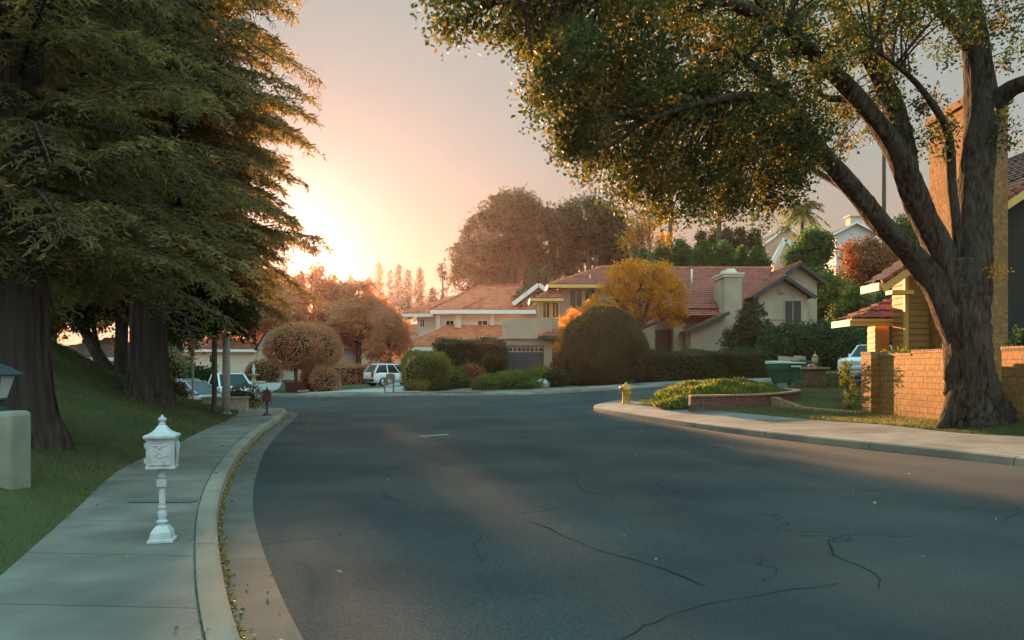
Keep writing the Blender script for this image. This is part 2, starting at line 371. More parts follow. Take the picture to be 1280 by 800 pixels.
class MB:
    """collects shapes; build() links them as ONE mesh object"""
    def __init__(s): s.v, s.f, s.sm = [], [], []
    def add(s, vs_, fs, smooth=False):
        k = len(s.v)
        s.v.extend([tuple(p) for p in vs_])
        s.f.extend([tuple(i + k for i in f) for f in fs]); s.sm.extend([smooth] * len(fs))
        return s
    def box(s, x0, x1, y0, y1, z0, z1):
        return s.add([(x0, y0, z0), (x1, y0, z0), (x1, y1, z0), (x0, y1, z0), (x0, y0, z1), (x1, y0, z1), (x1, y1, z1), (x0, y1, z1)],
                     [(0, 3, 2, 1), (4, 5, 6, 7), (0, 1, 5, 4), (1, 2, 6, 5), (2, 3, 7, 6), (3, 0, 4, 7)])
    def frustum(s, b, t):     # b, t: four points bottom, four points top (ccw)
        return s.add(list(b) + list(t), [(0, 3, 2, 1), (4, 5, 6, 7), (0, 1, 5, 4), (1, 2, 6, 5), (2, 3, 7, 6), (3, 0, 4, 7)])
    def bar(s, a, b, w, h=None):
        h = h or w
        a, b = Vector(a), Vector(b)
        d = (b - a).normalized()
        up = Vector((0, 0, 1)) if abs(d.z) < 0.95 else Vector((0, 1, 0))
        x = d.cross(up).normalized() * w / 2; y = x.cross(d).normalized() * h / 2
        return s.frustum([a - x - y, a + x - y, a + x + y, a - x + y], [b - x - y, b + x - y, b + x + y, b - x + y])
    def tube(s, pts, rad, n=10, cap=True, smooth=True, wob=0.0, rng=None):
        pts = [Vector(p) for p in pts]
        rr = rad if isinstance(rad, (list, tuple, np.ndarray)) else [rad] * len(pts)
        rings = []
        prev = None
        for i, p in enumerate(pts):
            d = (pts[min(i + 1, len(pts) - 1)] - pts[max(i - 1, 0)]).normalized()
            if prev is None:
                ax = Vector((1, 0, 0)) if abs(d.x) < 0.9 else Vector((0, 1, 0))
                x = (ax - d * ax.dot(d)).normalized()
            else:
                x = (prev - d * prev.dot(d)).normalized()
            prev = x
            y = d.cross(x)
            rings.append([p + (x * math.cos(2 * PI * k / n) + y * math.sin(2 * PI * k / n)) * rr[i] * (1 + (random.uniform(-wob, wob) if wob else 0)) for k in range(n)])
        vs_, fs = [], []
        for r_ in rings: vs_ += r_
        for i in range(len(rings) - 1):
            for k in range(n):
                fs.append((i * n + k, i * n + (k + 1) % n, (i + 1) * n + (k + 1) % n, (i + 1) * n + k))
        if cap:
            fs.append(tuple(range(n - 1, -1, -1))); fs.append(tuple(range((len(rings) - 1) * n, len(rings) * n)))
        return s.add(vs_, fs, smooth)
    def lathe(s, prof, c=(0, 0, 0), n=20, smooth=True, rot=0.0, axis='z'):
        vs_, fs = [], []
        for r_, z in prof:
            for k in range(n):
                a = 2 * PI * k / n + rot
                p = (r_ * math.cos(a), r_ * math.sin(a), z)
                if axis == 'x': p = (z, p[0], p[1])
                elif axis == 'y': p = (p[0], z, p[1])
                vs_.append((c[0] + p[0], c[1] + p[1], c[2] + p[2]))
        for i in range(len(prof) - 1):
            for k in range(n):
                fs.append((i * n + k, i * n + (k + 1) % n, (i + 1) * n + (k + 1) % n, (i + 1) * n + k))
        fs.append(tuple(range(n - 1, -1, -1))); fs.append(tuple(range((len(prof) - 1) * n, len(prof) * n)))
        return s.add(vs_, fs, smooth)
    def sq(s, prof, c=(0, 0, 0), smooth=False):      # square-section lathe (half widths)
        return s.lathe([(r_ * math.sqrt(2), z) for r_, z in prof], c, 4, smooth, PI / 4)
    def prism(s, poly, y0, y1, axis='y'):           # poly in xz extruded along y (or in yz along x)
        n = len(poly)
        if axis == 'y': vs_ = [(a, y0, b) for a, b in poly] + [(a, y1, b) for a, b in poly]
        elif axis == 'x': vs_ = [(y0, a, b) for a, b in poly] + [(y1, a, b) for a, b in poly]
        else: vs_ = [(a, b, y0) for a, b in poly] + [(a, b, y1) for a, b in poly]
        fs = [tuple(range(n)), tuple(range(2 * n - 1, n - 1, -1))] + [(i, i + n, (i + 1) % n + n, (i + 1) % n) for i in range(n)]
        return s.add(vs_, fs)
    def build(s, name, material, parent=None, bevel=0.0):
        me = bpy.data.meshes.new(name)
        me.from_pydata(s.v, [], s.f)
        me.polygons.foreach_set('use_smooth', s.sm)
        me.update()
        bm = bmesh.new(); bm.from_mesh(me); bmesh.ops.recalc_face_normals(bm, faces=bm.faces)
        bm.to_mesh(me); bm.free()
        o = link_mesh(name, me, material, parent)
        if bevel:
            md = o.modifiers.new('bevel', 'BEVEL'); md.width = bevel; md.segments = 2; md.limit_method = 'ANGLE'
        return o

def W(px, py, D):
    return Vector(((px - 640.0) / FPX * D, D, CH + (HY - py) / FPX * D))
def Xp(px, D): return (px - 640.0) / FPX * D
def Zp(py, D): return CH + (HY - py) / FPX * D

# ------------------------------------------------------------------ terrain height (thin plate spline)
CTRL = [(0, -10, 0), (-8, -10, 0), (12, -10, 0), (-4, 5, 0), (9, 5, 0), (0, 15, 0), (-5, 15, 0), (-7, 22, 0), (5, 22, 0), (8.5, 14, 0), (0, 30, 0), (0, 40, 0),
        (-7, 30, 0), (-8, 47, -.05), (0, 47, .03), (4.7, 47, .29), (9.9, 47, .62), (15.4, 48, .83), (20.6, 49, 1.16), (3, 33, .05), (6.5, 36, .33),
        (11, 37, .6), (20, 39, 1.0), (30, 44, 1.7), (50, 50, 3.0), (10.7, 23.6, .0), (8.5, 27.5, .12), (11, 31, .35), (18, 22, .2), (30, 20, .6), (30, 32, 1.2), (14, 10, .1),
        (-15.5, 52, -.25), (-15.6, 39, -.5), (-15.9, 45, -.42), (-11, 33.5, -.15), (-22, 41, -.9), (-35, 46, -1.2), (-60, 55, -1.5), (-12, 22, 0), (-20, 12, 0), (-30, 25, 0), (-40, 0, 0),
        (0, 60, 1.05), (-8.5, 61, .12), (-20, 62, 0), (-35, 66, .2), (9, 60, 1.5), (18, 60, 1.8), (28, 58, 2.6), (40, 62, 4), (-5, 75, 1.2), (8, 75, 2.6), (20, 75, 4),
        (-5, 90, 1.6), (-25, 90, .8), (-50, 90, 2), (0, 110, 5), (20, 110, 10), (40, 110, 12), (60, 110, 13), (-40, 130, 3), (0, 140, 9), (50, 150, 18), (-100, 120, 6),
        (80, 60, 8), (80, 20, 3), (-80, 20, 0), (-80, 70, 0), (0, 260, 10), (150, 200, 20), (-150, 200, 8), (0, -60, 0), (80, -60, 0), (-80, -60, 0)]
_c = np.array(CTRL, float)
def _phi(r2): return np.where(r2 > 1e-9, 0.5 * r2 * np.log(r2 + 1e-12), 0.0)
_n = len(_c); _s = 50.0
_q = _c[:, :2] / _s
_K = _phi(((_q[:, None, :] - _q[None, :, :]) ** 2).sum(-1)) + np.eye(_n) * 2e-4
_P = np.hstack([np.ones((_n, 1)), _q])
_A = np.block([[_K, _P], [_P.T, np.zeros((3, 3))]])
_w = np.linalg.solve(_A, np.concatenate([_c[:, 2], np.zeros(3)]))
def Hn(x, y):
    x = np.clip(np.atleast_1d(np.asarray(x, float)), -150, 150); y = np.clip(np.atleast_1d(np.asarray(y, float)), -60, 260)
    out = np.empty(len(x))
    for i in range(0, len(x), 20000):
        q = np.stack([x[i:i + 20000], y[i:i + 20000]], -1) / _s
        k = _phi(((q[:, None, :] - _q[None]) ** 2).sum(-1))
        out[i:i + 20000] = k @ _w[:_n] + _w[_n] + q @ _w[_n + 1:]
    return out
def H(x, y): return float(Hn([x], [y])[0])

# ------------------------------------------------------------------ plan curves
def smooth_line(pts, step=0.35):
    P = [Vector((a, b)) for a, b in pts]
    P = [P[0] * 2 - P[1]] + P + [P[-1] * 2 - P[-2]]
    out = []
    for i in range(1, len(P) - 2):
        p0, p1, p2, p3 = P[i - 1:i + 3]
        n = max(2, int((p2 - p1).length / step))
        for k in range(n):
            t = k / n
            out.append(0.5 * ((2 * p1) + (p2 - p0) * t + (2 * p0 - 5 * p1 + 4 * p2 - p3) * t * t + (3 * p1 - p0 - 3 * p2 + p3) * t ** 3))
    out.append(P[-2])
    return out
def resample(line, n):
    d = [0.0]
    for a, b in zip(line, line[1:]): d.append(d[-1] + (b - a).length)
    t = np.linspace(0, d[-1], n)
    xs = np.interp(t, d, [p.x for p in line]); ys = np.interp(t, d, [p.y for p in line])
    return [Vector((a, b)) for a, b in zip(xs, ys)], t
def offset(line, o):       # + = left of travel
    out = []
    for i in range(len(line)):
        d = (line[min(i + 1, len(line) - 1)] - line[max(i - 1, 0)]).normalized()
        out.append(line[i] + Vector((-d.y, d.x)) * o)
    return out

KL = smooth_line([(1.4, -8), (0.75, -3), (0.25, 0), (-0.75, 2.8), (-1.67, 4.85), (-2.15, 5.98), (-2.75, 7.5), (-3.22, 8.78), (-3.81, 10.58), (-4.37, 12.5), (-5.2, 15.57), (-6.13, 19.6),
                  (-7.08, 24.3), (-7.75, 27.5), (-8.7, 30.3), (-10.6, 33.2), (-14, 36.2), (-20, 39), (-35, 42.5), (-60, 47)])
LL = smooth_line([(-1.2, -8), (-1.6, -3), (-2.0, 0), (-2.75, 3), (-3.69, 5.76), (-4.6, 8.4), (-5.6, 11.2), (-6.05, 12.9), (-6.65, 15.9), (-7.5, 19.6), (-8.3, 23.6), (-9.4, 27.5), (-11.0, 31),
                  (-13.5, 34.8), (-17, 37), (-24, 39), (-38, 42), (-61, 45)])
KR = smooth_line([(10.6, -8), (10.4, 0), (10.0, 6), (9.5, 9), (8.95, 12), (8.45, 13.6), (7.95, 15), (7.04, 17), (6.0, 19.4), (5.2, 21.5), (4.5, 23.8), (3.75, 26.5), (3.2, 29), (3.1, 30.6), (3.5, 32.3),
                  (4.7, 34), (6.5, 35.3), (9, 36.2), (14, 37), (20, 38.1), (30, 41), (60, 50)])
LR = smooth_line([(13.4, -8), (13.2, 0), (12.6, 6), (12.0, 11), (11.3, 14), (10.5, 16.5), (9.8, 17.5), (9.2, 20), (7.8, 22.95), (6.6, 25.6), (5.4, 28), (4.9, 29.6), (5.1, 31.0), (6.0, 32.6),
                  (7.6, 33.9), (9.6, 34.7), (14.2, 35.5), (20.3, 36.6), (30.4, 39.5), (60.5, 48.5)])
KF = smooth_line([(60, 60), (30, 51.5), (20.6, 48.8), (15.4, 47.8), (9.9, 47), (4.7, 46.8), (0, 47.2), (-4, 47.5), (-8, 47.8), (-12, 49.5), (-15.5, 52), (-22, 55), (-35, 58), (-60, 62)], 0.5)

def interpY(line):
    pts = sorted([(p.y, p.x) for p in line if p.y < 30])
    a = np.array(pts)
    return lambda y: np.interp(y, a[:, 0], a[:, 1])
LLx, KRx = interpY(LL), interpY(KR)
LLpts = np.array([(p.x, p.y) for p in LL])
def line_dist(x, y, pts):
    x = np.atleast_1d(x); y = np.atleast_1d(y)
    out = np.empty(len(x))
    for i in range(0, len(x), 5000):
        d2 = (x[i:i + 5000, None] - pts[None, :, 0]) ** 2 + (y[i:i + 5000, None] - pts[None, :, 1]) ** 2
        out[i:i + 5000] = np.sqrt(d2.min(1))
    return out
def nz2(x, y, s, seed=0):
    x, y = np.asarray(x, float), np.asarray(y, float)
    return np.sin(x * s + 1.7 * seed + 2 * np.sin(y * s * .7 + seed)) * np.cos(y * s * 1.13 + seed * 2.3 + 1.5 * np.sin(x * s * .6))
def Hleft(x, y):
    x = np.atleast_1d(np.asarray(x, float)); y = np.atleast_1d(np.asarray(y, float))
    d = line_dist(x, y, LLpts)
    d1 = np.minimum(d, 6.5)
    rise = 0.25 * d1 + 0.032 * d1 ** 2 + np.maximum(d - 6.5, 0) * 0.05
    rise = np.minimum(rise, 3.4)
    t = np.clip((y - 25) / 12.0, 0, 1); fade = 1 - (t * t * (3 - 2 * t)) * 0.9
    near = np.clip(d / 0.6, 0, 1)
    return Hn(x, y) + 0.15 + rise * fade + near * (0.035 * nz2(x, y, 1.7) + 0.02 * nz2(x, y, 4.1, 3))
def Hright(x, y):
    x = np.atleast_1d(np.asarray(x, float)); y = np.atleast_1d(np.asarray(y, float))
    d = line_dist(x, y, np.array([(p.x, p.y) for p in KR]))
    k = np.clip((21.5 - y) / 3.0, 0, 1)
    return Hn(x, y) + 0.15 + 0.035 * np.minimum(d, 2.9) + np.clip(d - 2.9, 0, 4) * (0.015 + 0.085 * k)

# ------------------------------------------------------------------ ground sheets
def region(name, boundary, step, hfun, material, kind='structure', parent=None):
    b = []
    m = len(boundary)
    for i in range(m):
        p, q = Vector(boundary[i]), Vector(boundary[(i + 1) % m])
        k = max(1, int((q - p).length / step))
        for j in range(k): b.append(p + (q - p) * (j / k))
    nb = len(b)
    edges = [(i, (i + 1) % nb) for i in range(nb)]
    xs = [p.x for p in b]; ys = [p.y for p in b]
    gx = np.arange(min(xs) + step / 2, max(xs), step); gy = np.arange(min(ys) + step / 2, max(ys), step)
    pts = list(b)
    for j, yy in enumerate(gy):
        for xx in gx: pts.append(Vector((xx + (step / 2 if j % 2 else 0) + random.uniform(-.1, .1) * step, yy + random.uniform(-.1, .1) * step)))
    v, e, f, *_r = delaunay_2d_cdt([Vector((p[0], p[1])) for p in pts], edges, [], 0, 1e-5)
    V2 = np.array([(p.x, p.y) for p in v])
    B = np.array([(p.x, p.y) for p in b])
    cen = np.array([V2[list(t)].mean(0) for t in f])
    ins = np.zeros(len(cen), bool)
    x, y = cen[:, 0], cen[:, 1]
    for i in range(nb):
        x1, y1 = B[i]; x2, y2 = B[(i + 1) % nb]
        if y1 == y2: continue
        cond = ((y1 > y) != (y2 > y)) & (x < (x2 - x1) * (y - y1) / (y2 - y1) + x1)
        ins ^= cond
    fs = [t for t, k in zip(f, ins) if k]
    used = sorted({i for t in fs for i in t}); rm = {a: i for i, a in enumerate(used)}
    z = hfun(V2[used, 0], V2[used, 1])
    me = bpy.data.meshes.new(name)
    me.from_pydata([(V2[u, 0], V2[u, 1], z[i]) for i, u in enumerate(used)], [], [tuple(rm[i] for i in t) for t in fs])
    bm = bmesh.new(); bm.from_mesh(me)
    for fc in bm.faces:
        if fc.normal.z < 0: fc.normal_flip()
        fc.smooth = True
    bm.to_mesh(me); bm.free()
    o = link_mesh(name, me, material, parent)
    if kind: o['kind'] = kind
    return o

def strip(name, lines, hs, material, smooth=False):
    """ruled strips between parallel plan lines; hs = height functions or offsets; attribute s = metres along"""
    n = max(len(l) for l in lines)
    rs = [resample(l, n) for l in lines]
    vs_, fs, s_ = [], [], []
    for (ln, t), h in zip(rs, hs):
        X = np.array([p.x for p in ln]); Y = np.array([p.y for p in ln])
        Z = h(X, Y) if callable(h) else Hn(X, Y) + h
        vs_ += list(zip(X, Y, Z)); s_ += list(rs[0][1])
    for j in range(len(lines) - 1):
        for i in range(n - 1):
            fs.append((j * n + i, j * n + i + 1, (j + 1) * n + i + 1, (j + 1) * n + i))
    me = bpy.data.meshes.new(name); me.from_pydata(vs_, [], fs)
    at = me.attributes.new('s', 'FLOAT', 'POINT'); at.data.foreach_set('value', s_)
    for p in me.polygons: p.use_smooth = smooth
    me.update()
    return tag(link_mesh(name, me, material), kind='structure')

# ground: one sheet reaching the horizon
def big_ground():
    ax = np.concatenate([[-420, -300], np.arange(-200, -60, 10), np.arange(-60, 61, 2.0), np.arange(70, 201, 10), [300, 420]])
    ay = np.concatenate([[-420, -200, -100, -60], np.arange(-50, 0, 10), np.arange(0, 120, 2.0), np.arange(120, 261, 10), [350, 450]])
    X, Y = np.meshgrid(ax, ay)
    Z = Hn(X.ravel(), Y.ravel()) - 0.12
    me = bpy.data.meshes.new('ground')
    nx = len(ax)
    fs = [(j * nx + i, j * nx + i + 1, (j + 1) * nx + i + 1, (j + 1) * nx + i) for j in range(len(ay) - 1) for i in range(nx - 1)]
    me.from_pydata(list(zip(X.ravel(), Y.ravel(), Z)), [], fs)
    for p in me.polygons: p.use_smooth = True
    tag(link_mesh('ground', me, 'ground'), kind='structure')
big_ground()
xy = lambda L: [(p.x, p.y) for p in L]
region('road', xy(KL[::3]) + [(-60, 62)] + xy(KF[::3])[::-1][1:] + [(60, 50)] + xy(KR[::3])[::-1], 1.2, lambda x, y: Hn(x, y), 'asphalt')
# left kerb, gutter, walk
strip('kerb_left', [KL, offset(KL, 0.015), offset(KL, 0.05), offset(KL, 0.2)], [0.004, 0.125, 0.152, 0.156], 'kerb')
strip('gutter_left', [offset(KL, -0.37), offset(KL, -0.02), KL], [0.008, 0.012, 0.012], 'gutter')
strip('sidewalk_left', [offset(KL, 0.2), LL], [0.150, 0.150], 'walk')
strip('sidewalk_gap', [offset(KL, 0.198), offset(KL, 0.208)], [0.158, 0.158], 'gap')
strip('kerb_right', [KR, offset(KR, -0.02), offset(KR, -0.06), offset(KR, -0.22)], [0.0, 0.125, 0.155, 0.160], 'kerb')
strip('sidewalk_right', [offset(KR, -0.22), offset(KR, -1.0), LR], [lambda x, y: Hn(x, y) + 0.156, lambda x, y: Hn(x, y) + 0.18, lambda x, y: Hright(x, y)], 'walk')
KFo = offset(KF, -0.2)
strip('kerb_far', [KF, offset(KF, -0.03), offset(KF, -0.2)], [0.0, 0.14, 0.15], 'kerb')
strip('sidewalk_far', [offset(KF, -0.2), offset(KF, -1.9)], [0.148, 0.17], 'walk')
Hyard = lambda x, y: Hn(x, y) + 0.15 + 0.03 * nz2(x, y, 0.5)
region('left_lawn', xy(LL[::2]) + [(-61, 30), (-50, -8)], 0.7, Hleft, 'lawn')
region('right_lawn', xy(LR[::2]) + [(60, 20), (60, -8)], 0.8, lambda x, y: Hright(x, y) - 0.004 + 0.012 * nz2(x, y, 2.5), 'lawn')
far_edge = offset(KF, -1.85)
region('far_yard', xy(far_edge[::3]) + [(-75, 75), (-60, 105), (60, 105), (75, 75)], 2.0, Hyard, 'lawn')
# driveways
def sheet(name, pts, off, m, step=0.8): return region(name, pts, step, lambda x, y: Hyard(x, y) + off, m)
sheet('driveway_garage', [(-4.6, 47.8), (-1.9, 47.7), (0.6, 52.5), (2.9, 59.9), (-1.2, 59.9), (-2.3, 54)], 0.035, 'drive2')
sheet('driveway_white_car', [(-14.5, 53.2), (-6.4, 47.9), (-5.5, 48.2), (-6.4, 55), (-4.2, 66), (-9, 66), (-11, 58)], 0.035, 'drive')
sheet('driveway_left_house', [(-21.5, 56.8), (-16.5, 54.0), (-17.5, 60), (-19.5, 68), (-25, 68), (-22.5, 61)], 0.035, 'drive')
# lane mark, cracks
def ribbon(name, pts, w, off, m, hf=None):
    L = smooth_line(pts, 0.08)
    n = len(L)
    if name == 'road_crack':
        w_ = Vector((0, 0)); J = []
        for p in L:
            w_ = w_ * .82 + Vector((random.uniform(-.02, .02), random.uniform(-.02, .02))); J.append(p + w_)
        L = J
    A = [p + (offset([L[max(i - 1, 0)], L[i], L[min(i + 1, n - 1)]], 1)[1] - L[i]) * (w * (0.4 + 0.6 * abs(math.sin(i * 0.37) * math.cos(i * 0.11))) / 2) for i, p in enumerate(L)]
    B = [p * 2 - a for p, a in zip(L, A)]
    return strip(name, [A, B], [off, off], m)
def gp(px, py, z=0.0):
    D = (CH - z) / (py - HY) * FPX
    return (Xp(px, D), D)
ribbon('road_crack', [gp(660, 652), gp(700, 668), gp(745, 688), gp(790, 700), gp(885, 731)], 0.016, 0.006, 'crack')
ribbon('road_crack', [gp(770, 800), gp(850, 765), gp(935, 745), gp(990, 735), gp(1050, 728)], 0.014, 0.006, 'crack')
ribbon('road_crack', [gp(1036, 676), gp(1046, 694), gp(1075, 706), gp(1098, 718), gp(1100, 735)], 0.022, 0.006, 'crack')
ribbon('road_crack', [gp(690, 590), gp(722, 596), gp(730, 612), gp(770, 620)], 0.02, 0.006, 'crack')
mk = MB(); a, b_ = gp(524, 546), gp(561, 543)
mk.add([(a[0], a[1], .008), (b_[0], b_[1] - .15, .008), (b_[0], b_[1] + .02, .008), (a[0], a[1] + .12, .008)], [(0, 1, 2, 3)])
tag(mk.build('road_marking', 'mark'), kind='structure')

# ------------------------------------------------------------------ foliage
def quads_mesh(name, V4, rnd, material, parent=None):
    n = len(V4)
    me = bpy.data.meshes.new(name)
    me.vertices.add(n * 4); me.vertices.foreach_set('co', V4.reshape(-1).astype(np.float32))
    me.loops.add(n * 4); me.loops.foreach_set('vertex_index', np.arange(n * 4, dtype=np.int32))
    me.polygons.add(n); me.polygons.foreach_set('loop_start', np.arange(0, n * 4, 4, dtype=np.int32)); me.polygons.foreach_set('loop_total', np.full(n, 4, np.int32))
    at = me.attributes.new('rnd', 'FLOAT', 'FACE'); at.data.foreach_set('value', rnd.astype(np.float32))
    me.update(calc_edges=True); me.validate()
    return link_mesh(name, me, material, parent)
def unit(a): return a / np.maximum(np.linalg.norm(a, axis=-1, keepdims=True), 1e-9)
def leaves(P, size, ratio=0.5, up=0.0, sizevar=0.4, D=None):
    """rhombic leaves at points P"""
    n = len(P)
    d = unit(RNG.normal(size=(n, 3)) + np.array([0, 0, up])) if D is None else D
    r = unit(np.cross(d, RNG.normal(size=(n, 3))))
    L = (size * (1 + RNG.uniform(-sizevar, sizevar, n)))[:, None]
    b = unit(np.cross(d, r)) * L * 0.12
    return np.stack([P, P + d * L * .45 + r * L * ratio / 2 + b, P + d * L, P + d * L * .45 - r * L * ratio / 2 + b], 1)
def clump_points(ells, nclump, per, cr, inner=0.5, flat=1.0, seed_cut=None):
    E = [(np.array(c, float), np.array(r, float)) for c, r in ells]
    vol = np.array([r.prod() ** (2 / 3) for c, r in E]); vol /= vol.sum()
    k = RNG.choice(len(E), nclump, p=vol)
    d = unit(RNG.normal(size=(nclump, 3)))
    q = (inner ** 3 + (1 - inner ** 3) * RNG.uniform(size=nclump)) ** (1 / 3)
    C = np.array([E[i][0] for i in k]) + d * q[:, None] * np.array([E[i][1] for i in k])
    cs = cr * RNG.uniform(0.5, 1.35, nclump)
    P = C[:, None, :] + unit(RNG.normal(size=(nclump, per, 3))) * (RNG.uniform(0, 1, (nclump, per, 1)) ** 0.5) * cs[:, None, None] * np.array([1, 1, flat])
    rc = RNG.uniform(0, 1, nclump)
    rnd = np.clip(rc[:, None] * 0.75 + RNG.uniform(0, .35, (nclump, per)), 0, 1)
    return P.reshape(-1, 3), rnd.reshape(-1), C
def curve_pts(a, b, bend, n=7):
    a, b = Vector(a), Vector(b)
    m = (a + b) / 2 + Vector(bend)
    return [a * (1 - t) ** 2 + m * 2 * t * (1 - t) + b * t * t for t in [i / (n - 1) for i in range(n)]]
def leafy_tree(name, base, ells, trunk_r, label, nclump, per, cr, leaf, lm='dark_leaf', bm='bark', cat='tree', group=None, fork=0.35, inner=0.5, flat=1.0, ntw=14, ratio=.5, up=0.0):
    """base (x,y,z); ells relative to base. trunk, limbs and twigs grow to the clumps"""
    t = empty(name, base, 0, label, cat, group)
    mb = MB()
    zlow = min(c[2] - r[2] for c, r in ells); zc = sum(c[2] for c, r in ells) / len(ells)
    zf = max(0.3, zlow + (zc - zlow) * fork)
    top = Vector((ells[0][0][0] * .2, ells[0][0][1] * .2, zf))
    mb.tube([(0, 0, -0.15), (0, 0, 0.1 * zf), top * .5, top], [trunk_r * 1.5, trunk_r * 1.08, trunk_r * .95, trunk_r * .85], 12, wob=.05)
    P, rnd, C = clump_points(ells, nclump, per, cr, inner, flat)
    for c, r in ells:
        c = Vector(c)
        p = curve_pts(top - Vector((0, 0, .1)), c + Vector((0, 0, r[2] * .45)), Vector((c.x, c.y, 0)) * .15 + Vector((0, 0, -.1 * r[2])))
        mb.tube(p, np.linspace(trunk_r * .6, trunk_r * .14, len(p)), 8, wob=.06)
    idx = RNG.choice(len(C), min(ntw * len(ells), len(C)), replace=False)
    for i in idx:
        e = min(ells, key=lambda q: (Vector(q[0]) - Vector(C[i])).length)
        s0 = top.lerp(Vector(e[0]) + Vector((0, 0, e[1][2] * .3)), RNG.uniform(.3, .95))
        p = curve_pts(s0, C[i], (0, 0, .12 * e[1][2]), 5)
        mb.tube(p, np.linspace(trunk_r * .22, trunk_r * .04, 5), 5, cap=False)
    mb.build('trunk', bm, t)
    quads_mesh('crown', leaves(P, leaf, ratio, up), rnd, lm and M[lm], t)
    return t
def hedge_shape(name, base, label, sdf_pts, leaf, m, cat='hedge', group=None, core=None, ratio=.5, n=9000):
    """clipped shrub: leaf shell over a dark twig core. sdf_pts(n) -> points and outward normals, relative to base"""
    t = empty(name, base, 0, label, cat, group)
    P, N = sdf_pts(n)
    jit = RNG.normal(0, 1, (len(P), 1))
    P = P + N * jit * leaf * 0.55
    spr = RNG.uniform(size=(len(P), 1)) < .07
    P = P + np.where(spr, N * RNG.uniform(.3, 1.6, (len(P), 1)) * leaf, 0)
    # slow bumps so the clipped faces are not planar
    P = P + N * (0.11 * np.sin(P[:, :1] * 2.1 + P[:, 2:3] * 1.7) + 0.09 * np.sin(P[:, 1:2] * 3.3 + P[:, :1] * 1.1))
    D = unit(N + RNG.normal(0, .75, P.shape))
    quads_mesh('foliage', leaves(P, leaf, ratio, D=D), np.clip(0.5 + 0.3 * np.sin(P[:, 0] * 1.7) * np.cos(P[:, 2] * 2.3) + RNG.uniform(-.35, .35, len(P)), 0, 1), M[m], t)
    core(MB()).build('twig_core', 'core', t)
    return t
def ell_pts(rx, ry, rz, zc, zmin=0.0, p=2.0):
    def f(n):
        d = unit(RNG.normal(size=(n * 2, 3)))
        s = (np.abs(d) ** p).sum(1, keepdims=True) ** (-1 / p)
        q = d * s
        P = q * np.array([rx, ry, rz]) + np.array([0, 0, zc])
        N = unit(np.sign(q) * np.abs(q) ** (p - 1) / np.array([rx, ry, rz]))
        k = P[:, 2] > zmin
        return P[k][:n], N[k][:n]
    return f
def ell_core(rx, ry, rz, zc, zmin=0.0, k=.9):
    def f(mb):
        prof = []
        for i in range(13):
            a = -PI / 2 + PI * i / 12
            z = zc + rz * k * math.sin(a)
            if z >= zmin - .01: prof.append((max(math.cos(a), 0.02), z))
        if prof[0][1] > zmin: prof = [(prof[0][0], zmin - .1)] + prof
        b = MB(); b.lathe(prof, n=20)
        b.v = [(x * rx * k, y * ry * k, z) for x, y, z in b.v]
        return b
    return f
def box_pts(L, w, h, rz=0.0, slope=0.0):
    def f(n):
        A = np.array([L * w, L * h, L * h, w * h, w * h]); A = A / A.sum()
        k = RNG.choice(5, n, p=A)
        u, v = RNG.uniform(-.5, .5, n), RNG.uniform(0, 1, n)
        P = np.zeros((n, 3)); N = np.zeros((n, 3))
        m = k == 0; P[m] = np.stack([u[m] * L, (v[m] - .5) * w, np.full(m.sum(), h)], 1); N[m] = (0, 0, 1)
        for kk, sg in ((1, -1), (2, 1)):
            m = k == kk; P[m] = np.stack([u[m] * L, np.full(m.sum(), sg * w / 2), v[m] * h], 1); N[m] = (0, sg, 0)
        for kk, sg in ((3, -1), (4, 1)):
            m = k == kk; P[m] = np.stack([np.full(m.sum(), sg * L / 2), u[m] * w, v[m] * h], 1); N[m] = (sg, 0, 0)
        P[:, 2] += P[:, 0] * slope
        return P, N
    return f
def box_core(L, w, h, slope=0.0, k=.14):
    def f(mb):
        x0, x1 = -L / 2 + k, L / 2 - k; y = w / 2 - k
        return mb.frustum([(x0, -y, -.3 + x0 * slope), (x1, -y, -.3 + x1 * slope), (x1, y, -.3 + x1 * slope), (x0, y, -.3 + x0 * slope)],
                          [(x0, -y, h - k + x0 * slope), (x1, -y, h - k + x1 * slope), (x1, y, h - k + x1 * slope), (x0, y, h - k + x0 * slope)])
    return f

